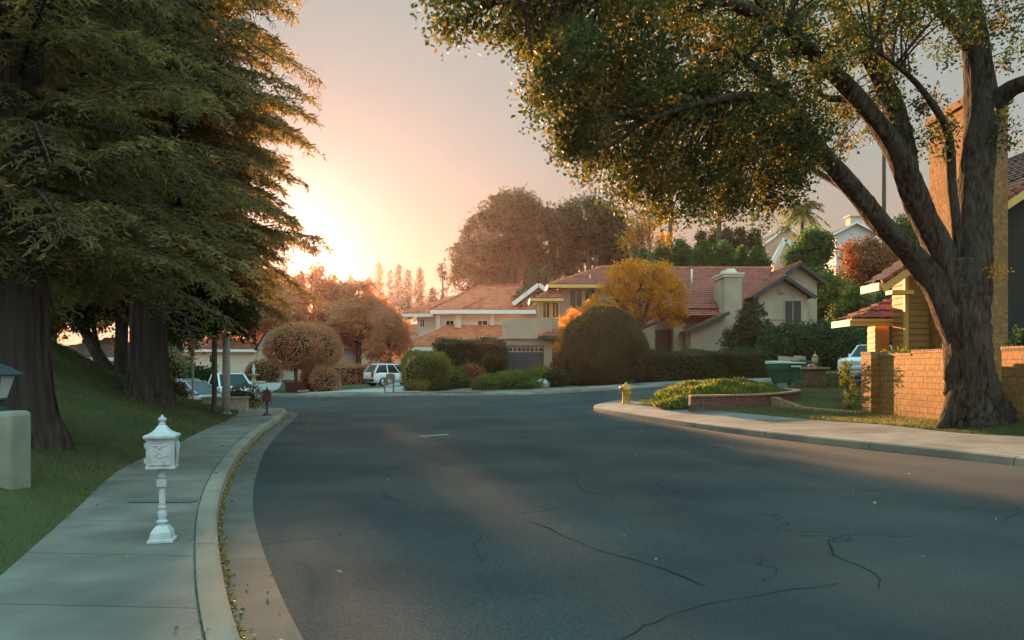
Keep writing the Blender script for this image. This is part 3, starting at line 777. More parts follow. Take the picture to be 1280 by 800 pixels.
# ---- redwoods: drooping sprays of flat needles on long branches
def redwood(base, trunk_r, height, zlow, rmax, label, nbr, density=1.0, azbias=None, blade=0.11):
    t = empty('redwood_tree', base, 0, label, 'tree', 'redwoods on the left lawn')
    # fluted trunk
    n = 84; prof = [(-.4, 1.75), (0, 1.55), (.25, 1.32), (.6, 1.16), (1.2, 1.03), (2.5, .95), (5, .85), (9, .65), (height, .12)]
    zs = np.concatenate([np.linspace(-.4, 3, 20), np.linspace(3.4, height, 16)])
    vs_, fs = [], []
    for j, z in enumerate(zs):
        rr = np.interp(z, [p[0] for p in prof], [p[1] for p in prof]) * trunk_r
        fl = np.interp(z, [-.4, 1, 4], [.10, .05, .035])
        for k in range(n):
            a = 2 * PI * k / n
            w_ = 1 + fl * (math.sin(a * 5 + .8 * math.sin(z * .5)) * .8 + .5 * math.sin(a * 11 + 1.2 + .3 * z)) + .028 * math.sin(a * 23 + .7 * math.sin(z * 1.3)) + random.uniform(-.02, .02)
            vs_.append((rr * w_ * math.cos(a), rr * w_ * math.sin(a), z))
    for j in range(len(zs) - 1):
        for k in range(n): fs.append((j * n + k, j * n + (k + 1) % n, (j + 1) * n + (k + 1) % n, (j + 1) * n + k))
    mb = MB(); mb.add(vs_, fs, True)
    PB, DB, RN = [], [], []
    for b in range(nbr):
        z = zlow + (height - zlow) * (b / nbr) ** 1.25 * .97
        az = b * 2.39996 + random.uniform(-.3, .3)
        L = rmax * (1 - ((z - zlow) / (height - zlow)) ** 3.0 * .8) * (random.uniform(.62, 1.04) if b % 4 else random.uniform(.3, .5))
        dx, dy = math.cos(az), math.sin(az)
        rise = random.uniform(.10, .32); droop = random.uniform(.12, .52)
        pts = []
        for i in range(9):
            u = i / 8
            pts.append(Vector((dx * L * u, dy * L * u, z + L * (rise * u - droop * u * u) + random.uniform(-.04, .04))))
        mb.tube(pts, np.linspace(.055 * L / 4, .008, 9), 5, cap=False)
        # side twiglets, drooping
        nt = int(46 * L / 4 * density)
        tone = random.random()
        for k in range(nt):
            u = .12 + .88 * (k + random.random()) / nt
            i = min(int(u * 8), 7); p = pts[i].lerp(pts[i + 1], u * 8 - i)
            sd = 1 if k % 2 else -1
            tl = random.uniform(.35, .8) * (1.15 - .5 * u) * min(1.2, L / 3.2)
            d = Vector((dx * .75 - dy * sd * .9, dy * .75 + dx * sd * .9, random.uniform(-.55, .05))).normalized()
            dr = random.uniform(.15, .45)
            nb_ = int(tl / .027)
            us = np.linspace(.08, 1, nb_)[:, None]
            d_ = np.array(d)[None]; P = np.array(p)[None] + d_ * us * tl + np.array([[0, 0, -1]]) * dr * tl * us ** 2
            tang = unit(d_ + np.array([[0, 0, -1]]) * dr * 2 * us)
            side = unit(np.cross(tang, np.array([[0, 0, 1.0]]) + RNG.normal(0, .25, (nb_, 3))))
            sg = np.where(np.arange(nb_) % 2, 1.0, -1.0)[:, None]
            D = unit(tang * .75 + side * sg + RNG.normal(0, .42, (nb_, 3)) + np.array([[0, 0, -.15]]))
            PB.append(P); DB.append(D); RN.append(np.clip(tone * .45 + .25 * u + .25 * us[:, 0] + RNG.uniform(-.1, .12, nb_), 0, 1))
    mb.build('trunk', 'bark_red', t)
    P, D, rn = np.concatenate(PB), np.concatenate(DB), np.concatenate(RN)
    quads_mesh('crown', leaves(P, blade, .24, sizevar=.35, D=D), rn, M['needle'], t)
    return t

# ------------------------------------------------------------------ architecture helpers
def roof_plane(mb, e0, e1, r0, r1, tile=0.30, row=0.42, amp=0.045, lip=0.05):
    """tiled slope between eave e0-e1 and ridge r0-r1, real corrugation and courses"""
    e0, e1, r0, r1 = map(Vector, (e0, e1, r0, r1))
    U = (e1 - e0).normalized()
    sl = (r0 + r1) / 2 - (e0 + e1) / 2
    S = sl - U * sl.dot(U); Ls = S.length; S = S / Ls
    Nn = U.cross(S).normalized()
    if Nn.z < 0: Nn = -Nn
    rows = max(1, round(Ls / row))
    u_e0, u_e1 = 0.0, (e1 - e0).length
    u_r0, u_r1 = (r0 - e0).dot(U), (r1 - e0).dot(U)
    lo, hi = min(u_e0, u_r0), max(u_e1, u_r1)
    us = np.arange(math.floor(lo / tile) * tile, hi + tile, tile / 4)
    grid = []
    for k in range(rows):
        for end in (0, 1):
            v = (k + end) / rows
            a, b = u_e0 + (u_r0 - u_e0) * v, u_e1 + (u_r1 - u_e1) * v
            z0 = e0 + S * Ls * v
            line = []
            off = (lip if end == 0 else 0.0)
            for u in us:
                uc = min(max(u, a), b)
                h = amp * abs(math.sin(PI * uc / tile)) + off + 0.008 * math.sin(uc * 13 + k * 5)
                line.append(z0 + U * uc + Nn * h)
            grid.append(line)
    n = len(us); vs_ = [p for l in grid for p in l]
    fs = []
    for j in range(len(grid) - 1):
        for i in range(n - 1):
            a, b, c, d = j * n + i, j * n + i + 1, (j + 1) * n + i + 1, (j + 1) * n + i
            if (vs_[a] - vs_[b]).length < 1e-6 and (vs_[c] - vs_[d]).length < 1e-6: continue
            fs.append((a, b, c, d))
    mb.add(vs_, fs)
    # underside
    k = len(mb.v)
    o = Nn * -0.05
    mb.add([e0 + o, e1 + o, r1 + o, r0 + o], [(0, 1, 2, 3)])
def ridge(mb, a, b, r=0.11):
    a, b = Vector(a), Vector(b)
    n = max(2, int((b - a).length / .4))
    for i in range(n):
        p, q = a.lerp(b, i / n), a.lerp(b, (i + 1.12) / n)
        mb.tube([p, q], [r * 1.12, r * .92], 8, smooth=True)
def add_window(parent, x0, x1, z0, z1, y, fm='fascia_white', depth=.06, mull=1, name='window', cross=0, fw=.07):
    """window on a wall whose face looks towards -Y"""
    f = MB()
    f.box(x0 - fw, x0, y - depth, y + .05, z0 - fw, z1 + fw); f.box(x1, x1 + fw, y - depth, y + .05, z0 - fw, z1 + fw)
    f.box(x0, x1, y - depth, y + .05, z1, z1 + fw); f.box(x0, x1, y - depth - .03, y + .05, z0 - fw, z0)
    for i in range(1, mull + 1):
        xm = x0 + (x1 - x0) * i / (mull + 1); f.box(xm - .025, xm + .025, y - depth + .02, y + .05, z0, z1)
    for i in range(1, cross + 1):
        zm = z0 + (z1 - z0) * i / (cross + 1); f.box(x0, x1, y - depth + .022, y + .048, zm - .02, zm + .02)
    o = f.build(name, fm, parent)
    MB().box(x0, x1, y - .012, y + .03, z0, z1).build('pane', 'glass', o)
    return o

# ================================================================== HOUSES
def tan_house():
    t = empty('house', (0, 0, 0), 0, 'tan two-storey stucco house with dark garage doors and broad chimney behind the long hedge', 'house')
    m = MB()
    zb = 0.3
    m.box(-.72, 10.8, 60.35, 67, zb, 5.3)                      # garage body
    m.box(-.75, -.28, 59.9, 60.35, zb, 3.82); m.box(2.36, 3.02, 59.9, 60.35, zb, 3.82); m.box(4.95, 5.5, 59.9, 60.35, zb, 3.82)
    m.box(-.28, 2.36, 59.9, 60.35, 3.3, 3.82)
    m.box(-.9, 3.15, 59.7, 60.35, 3.82, 3.95)                  # ledge
    m.box(-.72, 3.0, 59.93, 60.35, 3.95, 5.36)                 # parapet
    m.box(3.84, 12.6, 64, 71, 5.3, 8.2)                        # upper storey
    m.box(3.7, 8.2, 63.82, 64, 5.95, 6.35)                     # sill band
    m.box(2.05, 3.84, 63, 69, 5.3, 7.05)
    m.box(10.8, 18.6, 61.8, 68, zb, 6.2)
    m.prism([(18.6, zb), (22.3, zb), (22.3, 7.1), (20.4, 8.33), (18.6, 7.1)], 60.4, 64)
    m.prism([(19.5, zb), (23.6, zb), (23.6, 8.35), (22.1, 9.5), (19.5, 7.6)], 61.9, 69)
    m.box(18.58, 20.5, 60.32, 60.4, 5.3, 5.5)                # moulding band
    m.prism([(13.1, zb), (15.6, zb), (15.6, 5.6), (13.1, 4.5)], 58.6, 61.8)
    m.box(9.9, 10.7, 61.2, 61.8, zb, 5.2); m.box(12.25, 13.0, 60.6, 61.2, zb, 5.0)
    m.build('wall', 'stucco_tan', t)
    ch = MB(); ch.box(15.8, 17.1, 59.5, 62.5, zb, 8.6); ch.build('chimney', 'stucco_tan', t)
    cc = MB(); cc.box(15.62, 17.28, 59.35, 62.65, 8.6, 8.74); cc.box(15.7, 17.2, 59.42, 62.55, 8.42, 8.597)
    cc.frustum([(16.0, 59.8, 8.742), (16.9, 59.8, 8.742), (16.9, 62.2, 8.742), (16.0, 62.2, 8.742)], [(16.2, 60, 9.12), (16.7, 60, 9.12), (16.7, 62, 9.12), (16.2, 62, 9.12)])
    cc.build('chimney_cap', 'stucco_cream', [o for o in t.children if o.name.startswith('chimney')][0] if t.children else t)
    r = MB()
    roof_plane(r, (3.0, 63.2, 8.25), (13.2, 63.2, 8.25), (7.6, 67.5, 10.15), (12.0, 67.5, 10.15))
    roof_plane(r, (3.0, 71.6, 8.25), (3.0, 63.2, 8.25), (7.6, 67.5, 10.15), (7.6, 67.5, 10.15))
    roof_plane(r, (13.2, 63.2, 8.25), (13.2, 71.8, 8.25), (12.0, 67.5, 10.15), (12.0, 67.5, 10.15))
    roof_plane(r, (1.6, 62.4, 7.1), (4.0, 62.4, 7.1), (3.0, 64.0, 7.85), (4.0, 64.0, 7.85))
    roof_plane(r, (1.6, 68, 7.1), (1.6, 62.4, 7.1), (3.0, 67, 7.85), (3.0, 64.0, 7.85))
    roof_plane(r, (2.0, 59.2, 4.0), (9.0, 59.2, 4.0), (4.4, 62.2, 5.36), (9.0, 62.2, 5.36))
    roof_plane(r, (8.2, 60.9, 6.15), (19.0, 60.9, 6.15), (12.0, 68, 10.1), (22.1, 68, 10.1))
    roof_plane(r, (11.2, 60.0, 5.55), (15.7, 60.0, 5.55), (11.2, 61.0, 6.08), (15.7, 61.0, 6.08))
    roof_plane(r, (18.1, 64.3, 6.95), (18.1, 59.9, 6.95), (20.4, 64.3, 8.5), (20.4, 59.9, 8.5))
    roof_plane(r, (22.65, 59.9, 6.95), (22.65, 64.3, 6.95), (20.4, 59.9, 8.5), (20.4, 64.3, 8.5))
    roof_plane(r, (19.2, 68, 7.4), (19.2, 61.4, 7.4), (22.1, 68, 9.68), (22.1, 61.4, 9.68))
    roof_plane(r, (24.0, 61.4, 8.2), (24.0, 69, 8.2), (22.1, 61.4, 9.68), (22.1, 69, 9.68))
    roof_plane(r, (12.7, 61.8, 4.3), (12.7, 58.2, 4.3), (15.75, 61.8, 5.72), (15.75, 58.2, 5.72))
    ro = r.build('roof', 'tile_red', t)
    for a, b in (((12.0, 68, 10.16), (22.1, 68, 10.16)), ((7.6, 67.5, 10.2), (12, 67.5, 10.2)), ((3.0, 63.2, 8.3), (7.6, 67.5, 10.2)), ((22.1, 61.3, 9.74), (22.1, 68, 9.74)), ((20.4, 59.8, 8.56), (20.4, 63, 8.56)), ((2.0, 59.2, 4.05), (4.4, 62.2, 5.4))):
        k = MB(); ridge(k, a, b); k.build('ridge_tiles', 'tile_orange', ro)
    MB().tube([(14.6, 65, 8.3), (14.6, 65, 9.7)], .07, 8).build('vent_pipe', 'fascia_white', ro); MB().tube([(6.3, 64.6, 8.7), (6.3, 64.6, 9.2)], .05, 8).build('vent_pipe', 'fascia_white', ro)
    f = MB()
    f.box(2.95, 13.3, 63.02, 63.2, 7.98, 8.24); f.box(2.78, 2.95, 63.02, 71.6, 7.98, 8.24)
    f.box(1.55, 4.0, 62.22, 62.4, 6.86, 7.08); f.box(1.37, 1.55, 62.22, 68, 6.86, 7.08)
    f.build('fascia', 'fascia_sunlit', t)
    g = MB()
    for a, b in (((18.0, 59.8, 6.9), (20.4, 59.8, 8.48)), ((20.4, 59.8, 8.48), (22.75, 59.8, 6.9)), ((19.9, 61.3, 8.0), (22.1, 61.3, 9.66)), ((22.1, 61.3, 9.66), (24.1, 61.3, 8.15)), ((12.6, 58.1, 4.22), (15.8, 58.1, 5.66))):
        MB().bar(a, b, .12, .26).build('bargeboard', 'fascia_dark', t)
    MB().box(1.9, 9.0, 59.0, 59.18, 3.78, 3.98).build('gutter_board', 'fascia_dark', t)
    # garage doors, windows
    for x0, x1 in ((-.25, 2.33), (3.05, 4.92)):
        d = MB(); d.box(x0, x1, 60.2, 60.345, zb, 2.85)
        for z in (1.45, 1.85, 2.3): d.box(x0, x1, 60.17, 60.2, z, z + .03)
        o = d.build('garage_door', 'garage', t)
        w = MB(); p = MB(); n = int((x1 - x0) / .32)
        w.box(x0, x1, 60.2, 60.345, 3.2, 3.3); w.box(x0, x1, 60.2, 60.345, 2.85, 2.9)
        for i in range(n + 1):
            xx = x0 + (x1 - x0) * i / n; w.box(xx - .03, xx + .03, 60.2, 60.345, 2.9, 3.2) if 0 < i < n else None
        for i in range(n):
            xa, xb = x0 + (x1 - x0) * i / n + .03, x0 + (x1 - x0) * (i + 1) / n - .03
            p.box(xa, xb, 60.25, 60.3, 2.9, 3.2)
            w.prism([(xa, 3.2), (xa, 3.08), ((xa + xb) / 2, 3.2)], 60.21, 60.248); w.prism([(xb, 3.2), ((xa + xb) / 2, 3.2), (xb, 3.08)], 60.21, 60.248)
        wo = w.build('window', 'fascia_white', o); p.build('pane', 'glass', wo) if False else p.build('pane', 'glass', o)
        e = MB(); e.box(x0 - .05, x0, 59.86, 60.3, zb, 3.36); e.box(x1, x1 + .05, 59.86, 60.3, zb, 3.36); e.box(x0, x1, 59.86, 60.1, 3.3, 3.36); e.build('door_frame', 'garage', o)
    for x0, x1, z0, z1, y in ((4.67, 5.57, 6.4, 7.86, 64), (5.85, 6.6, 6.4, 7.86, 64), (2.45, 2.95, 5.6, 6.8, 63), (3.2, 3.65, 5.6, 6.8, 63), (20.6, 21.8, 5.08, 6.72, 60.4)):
        add_window(t, x0, x1, z0, z1, y, 'fascia_sunlit' if y == 63 else 'stucco_tan')
    MB().box(10.72, 12.22, 61.68, 61.79, zb, 4.6).build('door', 'fascia_dark', t)  # dark panel put in for the shade of the entry recess
    l = MB(); l.box(-.9, -.72, 59.6, 59.85, 2.7, 3.1); l.prism([(-.98, 3.1), (-.64, 3.1), (-.81, 3.3)], 59.55, 59.9); l.build('wall_lantern', 'lamp_metal', t)
    c = MB(); c.lathe([(.3, 0), (.3, .05), (.2, .08)], (20.3, 60.38, 7.45), 14, axis='y'); c.build('round_vent', 'stucco_tan', t)
tan_house()

def orange_house():
    t = empty('house', (0, 0, 0), 0, 'cream house with orange tile roof and skylight, left of the tan garage house', 'house')
    D = 88.0
    X = lambda p: Xp(p, D); Z = lambda y: Zp(y, D)
    m = MB(); zb = 0.5
    m.box(X(545), X(692), D, D + 10, zb, Z(391)); m.box(X(520), X(546), D + 1, D + 9, zb, Z(394)); m.box(X(512), X(660), D - 2.6, D, zb, Z(438))
    m.prism([(X(644), Z(391)), (X(690), Z(391)), (X(690), Z(374)), (X(674), Z(360)), (X(650), Z(380))], D + .3, D + 6)
    m.box(X(545), X(551), D - .5, D, Z(415), Z(393)); m.box(X(569), X(577), D - .5, D, Z(413), Z(393)); m.box(X(612), X(618), D - .5, D, Z(407), Z(393))
    m.build('wall', 'stucco_cream', t)
    s = MB(); 
    for i in range(16):
        z0 = zb + i * .38
        x0 = X(486) + .10 * i * 1.2
        s.box(x0, X(520), D + 1.6, D + 1.72 - .0, z0, z0 + .35)
        s.box(x0 + .05, X(520), D + 1.72, D + 8, z0, z0 + .38)
    s.build('siding', 'siding_white', t)
    r = MB()
    e = Z(388) + .05
    roof_plane(r, (X(498), D + .2, e - .35), (X(545), D + .2, e - .35), (X(565), D + 5, Z(364)), (X(580), D + 5, Z(364)))
    roof_plane(r, (X(498), D + 9.6, e - .35), (X(498), D + .2, e - .35), (X(565), D + 5, Z(364)), (X(565), D + 5, Z(364)))
    roof_plane(r, (X(540), D - .8, e), (X(700), D - .8, e), (X(596), D + 6, Z(351)), (X(655), D + 6, Z(351)))
    roof_plane(r, (X(540), D + 13, e), (X(540), D - .8, e), (X(596), D + 6, Z(351)), (X(596), D + 6, Z(351)))
    roof_plane(r, (X(505), D - 3.4, Z(434)), (X(662), D - 3.4, Z(434)), (X(560), D + .05, Z(406)), (X(662), D + .05, Z(406)))
    ro = r.build('roof', 'tile_orange', t)
    r2 = MB()
    roof_plane(r2, (X(640), D + 6, Z(381)), (X(640), D - .6, Z(381)), (X(673), D + 6, Z(355)), (X(673), D - .6, Z(355)))
    roof_plane(r2, (X(698), D - .6, Z(374)), (X(698), D + 6, Z(374)), (X(673), D - .6, Z(355)), (X(673), D + 6, Z(355)))
    r2.build('gable_roof', 'tile_orange', t)
    k = MB()
    ridge(k, (X(596), D + 6, Z(351) + .08), (X(655), D + 6, Z(351) + .08), .16); ridge(k, (X(540), D - .8, e + .06), (X(596), D + 6, Z(351) + .06), .14); ridge(k, (X(580), D - .75, e + .2), (X(612), D + 3, Z(368)), .14)
    k.build('ridge_tiles', 'tile_red', ro)
    sk = MB(); sk.frustum([(X(592), D + 3.2, Z(369)), (X(607), D + 3.2, Z(369)), (X(611), D + 4.6, Z(361)), (X(597), D + 4.6, Z(361))], [(X(592), D + 3.2, Z(367)), (X(607), D + 3.2, Z(367)), (X(611), D + 4.6, Z(359)), (X(597), D + 4.6, Z(359))])
    sk.build('skylight', 'clear_lens', ro)
    f = MB()
    f.box(X(539), X(700), D - .98, D - .8, Z(393), Z(388)); f.box(X(497), X(541), D, D + .19, Z(396), Z(392)); f.box(X(504), X(546), D - 3.6, D - 3.42, Z(440), Z(435))
    f.bar((X(641), D - .7, Z(381)), (X(673), D - .7, Z(356.5)), .15, .45); f.bar((X(673), D - .7, Z(356.5)), (X(697), D - .7, Z(374)), .15, .45); f.bar((X(640), D - 3.5, Z(427)), (X(662), D - 3.5, Z(436)), .15, .4)
    f.build('fascia', 'fascia_white', t)
    add_window(t, X(558), X(567), Z(413), Z(401), D); add_window(t, X(597), X(609), Z(408), Z(401), D); add_window(t, X(524), X(529), Z(408), Z(399), D + 1)
orange_house()

def house_far(label, D, x0, x1, yb, ye, yr, wall, roof, depth=8, hip=True, trim='fascia_white', wins=(), gable_front=False, over=.4):
    """plain house: front wall between pixel columns x0..x1 at depth D, eave and ridge heights from ye, yr"""
    t = empty('house', (0, 0, 0), 0, label, 'house')
    X0, X1, ze, zr = Xp(x0, D), Xp(x1, D), Zp(ye, D), Zp(yr, D)
    zb = H((X0 + X1) / 2, D) - 1.5
    m = MB(); r = MB(); f = MB()
    xm, ym = (X0 + X1) / 2, D + depth / 2
    if gable_front:
        m.prism([(X0, zb), (X1, zb), (X1, ze), (xm, zr), (X0, ze)], D, D + depth)
        sl_ = (zr - ze) / (xm - X0)
        roof_plane(r, (X0 - over, D + depth, ze - over * sl_ + .06), (X0 - over, D - over, ze - over * sl_ + .06), (xm, D + depth, zr + .06), (xm, D - over, zr + .06))
        roof_plane(r, (X1 + over, D - over, ze - over * sl_ + .06), (X1 + over, D + depth, ze - over * sl_ + .06), (xm, D - over, zr + .06), (xm, D + depth, zr + .06))
        f.bar((X0 - over, D - over - .1, ze - over * sl_), (xm, D - over - .1, zr), .12, .34); f.bar((xm, D - over - .1, zr), (X1 + over, D - over - .1, ze - over * sl_), .12, .34)
    else:
        m.box(X0, X1, D, D + depth, zb, ze)
        ins = depth / 2 if hip else 0
        roof_plane(r, (X0 - over, D - over, ze), (X1 + over, D - over, ze), (X0 + ins, ym, zr), (X1 - ins, ym, zr))
        roof_plane(r, (X1 + over, D + depth + over, ze), (X0 - over, D + depth + over, ze), (X1 - ins, ym, zr), (X0 + ins, ym, zr))
        if hip:
            roof_plane(r, (X0 - over, D + depth + over, ze), (X0 - over, D - over, ze), (X0 + ins, ym, zr), (X0 + ins, ym, zr))
            roof_plane(r, (X1 + over, D - over, ze), (X1 + over, D + depth + over, ze), (X1 - ins, ym, zr), (X1 - ins, ym, zr))
        f.box(X0 - over, X1 + over, D - over - .15, D - over, ze - .25, ze + .02)
    m.build('wall', wall, t); r.build('roof', roof, t); f.build('fascia', trim, t)
    for a, b, c, d in wins: add_window(t, Xp(a, D), Xp(b, D), Zp(d, D), Zp(c, D), D)
    return t
h3 = house_far('white house with a small columned porch behind the two clipped lollipop trees', 74, 345, 425, 480, 436, 402, 'siding_white', 'tile_red', 9, True, wins=((352, 357, 449, 462), (363, 368, 449, 462), (376, 384, 449, 462)))
pm = MB(); D_ = 70
pm.prism([(Xp(322, D_), Zp(437, D_)), (Xp(348, D_), Zp(437, D_)), (Xp(348, D_), Zp(434, D_)), (Xp(335, D_), Zp(414, D_)), (Xp(322, D_), Zp(434, D_))], D_, D_ + 4.2)
pm.build('porch_gable', 'siding_white', h3)
for px in (323, 336, 347):
    c = MB(); c.sq([(.16, H(Xp(px, D_), D_)), (.16, H(Xp(px, D_), D_) + .4), (.11, H(Xp(px, D_), D_) + .45), (.11, Zp(437, D_))], (Xp(px, D_) + .1, D_ + .2, 0)); c.build('column', 'fascia_white', h3)
pr = MB()
roof_plane(pr, (Xp(319, D_), D_ + 4.2, Zp(438, D_)), (Xp(319, D_), D_ - .3, Zp(438, D_)), (Xp(335, D_), D_ + 4.2, Zp(412, D_)), (Xp(335, D_), D_ - .3, Zp(412, D_)))
roof_plane(pr, (Xp(351, D_), D_ - .3, Zp(438, D_)), (Xp(351, D_), D_ + 4.2, Zp(438, D_)), (Xp(335, D_), D_ - .3, Zp(412, D_)), (Xp(335, D_), D_ + 4.2, Zp(412, D_)))
pr.build('porch_roof', 'tile_red', h3)
house_far('pale beige house with low tile roof, seen between redwood trunk and concrete pole', 82, 190, 318, 475, 437, 414, 'stucco_cream', 'tile_red', 10, wins=((262, 268, 444, 453), (225, 232, 444, 453)))
house_far('brown-roofed house on the slope behind the forked tree', 58, 20, 172, 455, 447, 418, 'stucco_tan', 'tile_brown', 10, wins=((120, 128, 448, 452),))
ph = house_far('peach house with grey shingle roof on the hill above the hedges', 128, 955, 1012, 345, 305, 284, 'stucco_peach', 'shingle', 12, gable_front=True, wins=((990, 997, 312, 322),))
D_ = 124
a = MB(); a.prism([(Xp(966, D_), Zp(345, D_)), (Xp(992, D_), Zp(345, D_)), (Xp(992, D_), Zp(312, D_)), (Xp(981, D_), Zp(300, D_)), (Xp(969, D_), Zp(325, D_))], D_, D_ + 4); a.build('front_gable', 'stucco_peach', ph)
a = MB(); a.bar((Xp(964, D_), D_ - .3, Zp(331, D_)), (Xp(981, D_), D_ - .3, Zp(299, D_)), .2, .7); a.bar((Xp(981, D_), D_ - .3, Zp(299, D_)), (Xp(993, D_), D_ - .3, Zp(310, D_)), .2, .7); a.build('bargeboard', 'fascia_white', ph)
bh = house_far('small pale gabled house on the hill behind the rust-coloured tree', 145, 1045, 1092, 330, 291, 279, 'siding_white', 'shingle', 10, gable_front=True, over=.8)
a = MB(); a.box(Xp(1060, 150), Xp(1075, 150), 149, 151, Zp(290, 150), Zp(272, 150)); a.box(Xp(1058, 150), Xp(1077, 150), 148.6, 151.4, Zp(272, 150), Zp(270, 150)); a.build('chimney', 'stucco_cream', bh)
house_far('low tile-roofed house far behind the red-leaved trees', 105, 380, 470, 455, 426, 408, 'stucco_cream', 'tile_orange', 9)

# ---- ochre house at the right edge
def ochre_house():
    t = empty('house', (0, 0, 0), 0, 'ochre house with sunlight-painted siding and trim and tall stucco chimney behind the block wall', 'house')
    Y = 24.2
    zl = lambda x: 4.14 + (x - 10.95) * .67            # underside line of the rake
    m = MB()
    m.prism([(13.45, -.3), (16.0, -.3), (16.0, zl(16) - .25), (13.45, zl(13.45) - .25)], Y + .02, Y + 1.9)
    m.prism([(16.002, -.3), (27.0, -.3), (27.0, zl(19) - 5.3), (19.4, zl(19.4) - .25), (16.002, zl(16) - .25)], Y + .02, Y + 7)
    m.build('wall', 'wall_shade', t)
    m = MB()
    m.prism([(11.95, -.3), (13.45, -.3), (13.45, zl(13.45) - .27), (11.95, zl(11.95) - .27)], Y + .06, Y + .9)
    for i in range(24):                                  # lap boards on the front and the left side
        z = .2 + i * .19
        if z + .19 > zl(11.95) - .3: break
        m.prism([(Y + .06, z), (Y + .02, z), (Y + .05, z + .188), (Y + .06, z + .188)], 11.97, 13.44, axis='x')
        m.add([(11.91, Y, z), (11.91, Y + .9, z), (11.945, Y + .9, z + .188), (11.945, Y, z + .188), (11.95, Y, z), (11.95, Y + .9, z)], [(0, 1, 2, 3), (0, 4, 5, 1)])
    m.build('siding', 'siding_sunlit', t)
    c = MB(); c.box(11.86, 11.97, Y - .06, Y + .06, -.2, zl(11.95) - .3); c.build('corner_trim', 'fascia_sunlit', t)
    # dormant chimney
    c = MB(); c.box(12.6, 13.7, 22.1, 24.15, -.2, 8.95); ch = c.build('chimney', 'stucco_orange', t)
    c = MB(); c.box(12.5, 13.8, 22.0, 24.25, 8.95, 9.15); c.build('chimney_cap', 'stucco_orange', ch)
    # roof: left slope and right slope of the front gable
    r = MB()
    for xa, xb, dd in ((10.95, 13.45, .75), (13.45, 16.0, 2.1), (16.0, 19.2, 7.2)):
        roof_plane(r, (xa, Y + dd, zl(xa) + .06), (xa, Y - .45, zl(xa) + .06), (xb, Y + dd, zl(xb) + .06), (xb, Y - .45, zl(xb) + .06), tile=.3, row=.36, amp=.03, lip=.06)
    roof_plane(r, (27.6, Y - .45, 4.1), (27.6, Y + 7.2, 4.1), (19.2, Y - .45, zl(19.2) + .06), (19.2, Y + 7.2, zl(19.2) + .06))
    ro = r.build('roof', 'tile_brown', t)
    f = MB(); f.bar((10.95, Y - .5, 4.0), (19.2, Y - .5, zl(19.2) - .14), .08, .26); f.bar((19.2, Y - .5, zl(19.2) - .14), (27.6, Y - .5, 4.0), .08, .26)
    f.box(10.87, 10.95, Y - .5, Y + .75, 3.95, 4.18)
    f.box(11.3, 11.95, Y - .42, Y + .0, 3.85, 3.97)
    f.build('fascia', 'fascia_sunlit', t)
    tb = MB()
    for i in range(28):
        a_ = (10.98 + i * .3, Y - .5, 4.2 + i * .3 * .67)
        tb.tube([a_, (a_[0] + .34, a_[1], a_[2] + .34 * .67)], [.085, .065], 8)
    tb.build('verge_tiles', 'tile_red', ro)
    # porch
    p = MB(); roof_plane(p, (10.75, 25.2, 3.2), (13.4, 25.2, 3.2), (12.6, 26.3, 3.98), (13.4, 26.3, 3.98), tile=.3, row=.4, amp=.03)
    roof_plane(p, (10.75, 26.5, 3.2), (10.75, 25.2, 3.2), (12.6, 26.3, 3.98), (12.6, 26.3, 3.98), tile=.3, row=.4, amp=.03)
    p.build('porch_roof', 'tile_red', t)
    f = MB(); f.box(10.7, 11.94, 25.05, 25.2, 2.97, 3.17); f.box(10.6, 11.94, 24.98, 25.05, 3.1, 3.19); f.box(10.58, 10.7, 25.05, 26.5, 2.97, 3.17); f.build('porch_fascia', 'fascia_sunlit', t)
    for yy in (25.3,):
        q = MB(); q.box(11.5, 11.93, yy, yy + .55, -.2, 2.97)
        for i in range(16): q.add([(11.47, yy - .0, .1 + i * .18), (11.47, yy + .55, .1 + i * .18), (11.495, yy + .55, .278 + i * .18), (11.495, yy, .278 + i * .18)], [(0, 1, 2, 3)])
        q.build('porch_post', 'siding_sunlit', t)
ochre_house()

# ---- block walls at the right
def block_wall_a():
    t = empty('garden_wall', (10.75, 21.5, 0), 0, 'tan block garden wall with a pillar end, left of the big oak trunk', 'wall')
    w = MB(); w.box(0, .2, -1.9, 0, -.3, 2.04); w.box(0, .2, 0, 1.9, -.3, 1.98); o = w.build('wall_body', 'block', t, .004)
    p = MB(); p.box(-.25, .22, 1.9, 2.57, -.3, 2.06); p.build('pillar', 'block', t, .006)
    c = MB()
    for i in range(18):
        y = -1.9 + i * .1065; c.box(-.02, .22, y + .004, y + .1, 2.043, 2.13)
    for i in range(17):
        y = .03 + i * .11; c.box(-.02, .22, y + .004, y + .104, 1.983, 2.06)
    for i in range(6):
        y = 1.9 + i * .112; c.box(-.27, .24, y + .004, y + .106, 2.063, 2.13)
    c.build('cap_bricks', 'brick_cap', t, .004)
block_wall_a()
def block_wall_b():
    t = empty('garden_wall', (11.75, 18, 0), 0, 'tan block garden wall running to the right edge behind the oak', 'wall')
    w = MB(); w.box(0, .2, -6, 1.2, 0, 2.08); w.box(0, .2, -6, -.05, 2.08, 2.22); w.build('wall_body', 'block2', t, .004)
    c = MB()
    for i in range(12):
        y = -.04 + i * .105; c.box(-.02, .22, y + .004, y + .1, 2.083, 2.16)
    for i in range(55):
        y = -6 + i * .108; c.box(-.02, .22, y + .004, y + .1, 2.223, 2.30)
    c.build('cap_bricks', 'brick_cap', t, .004)
block_wall_b()

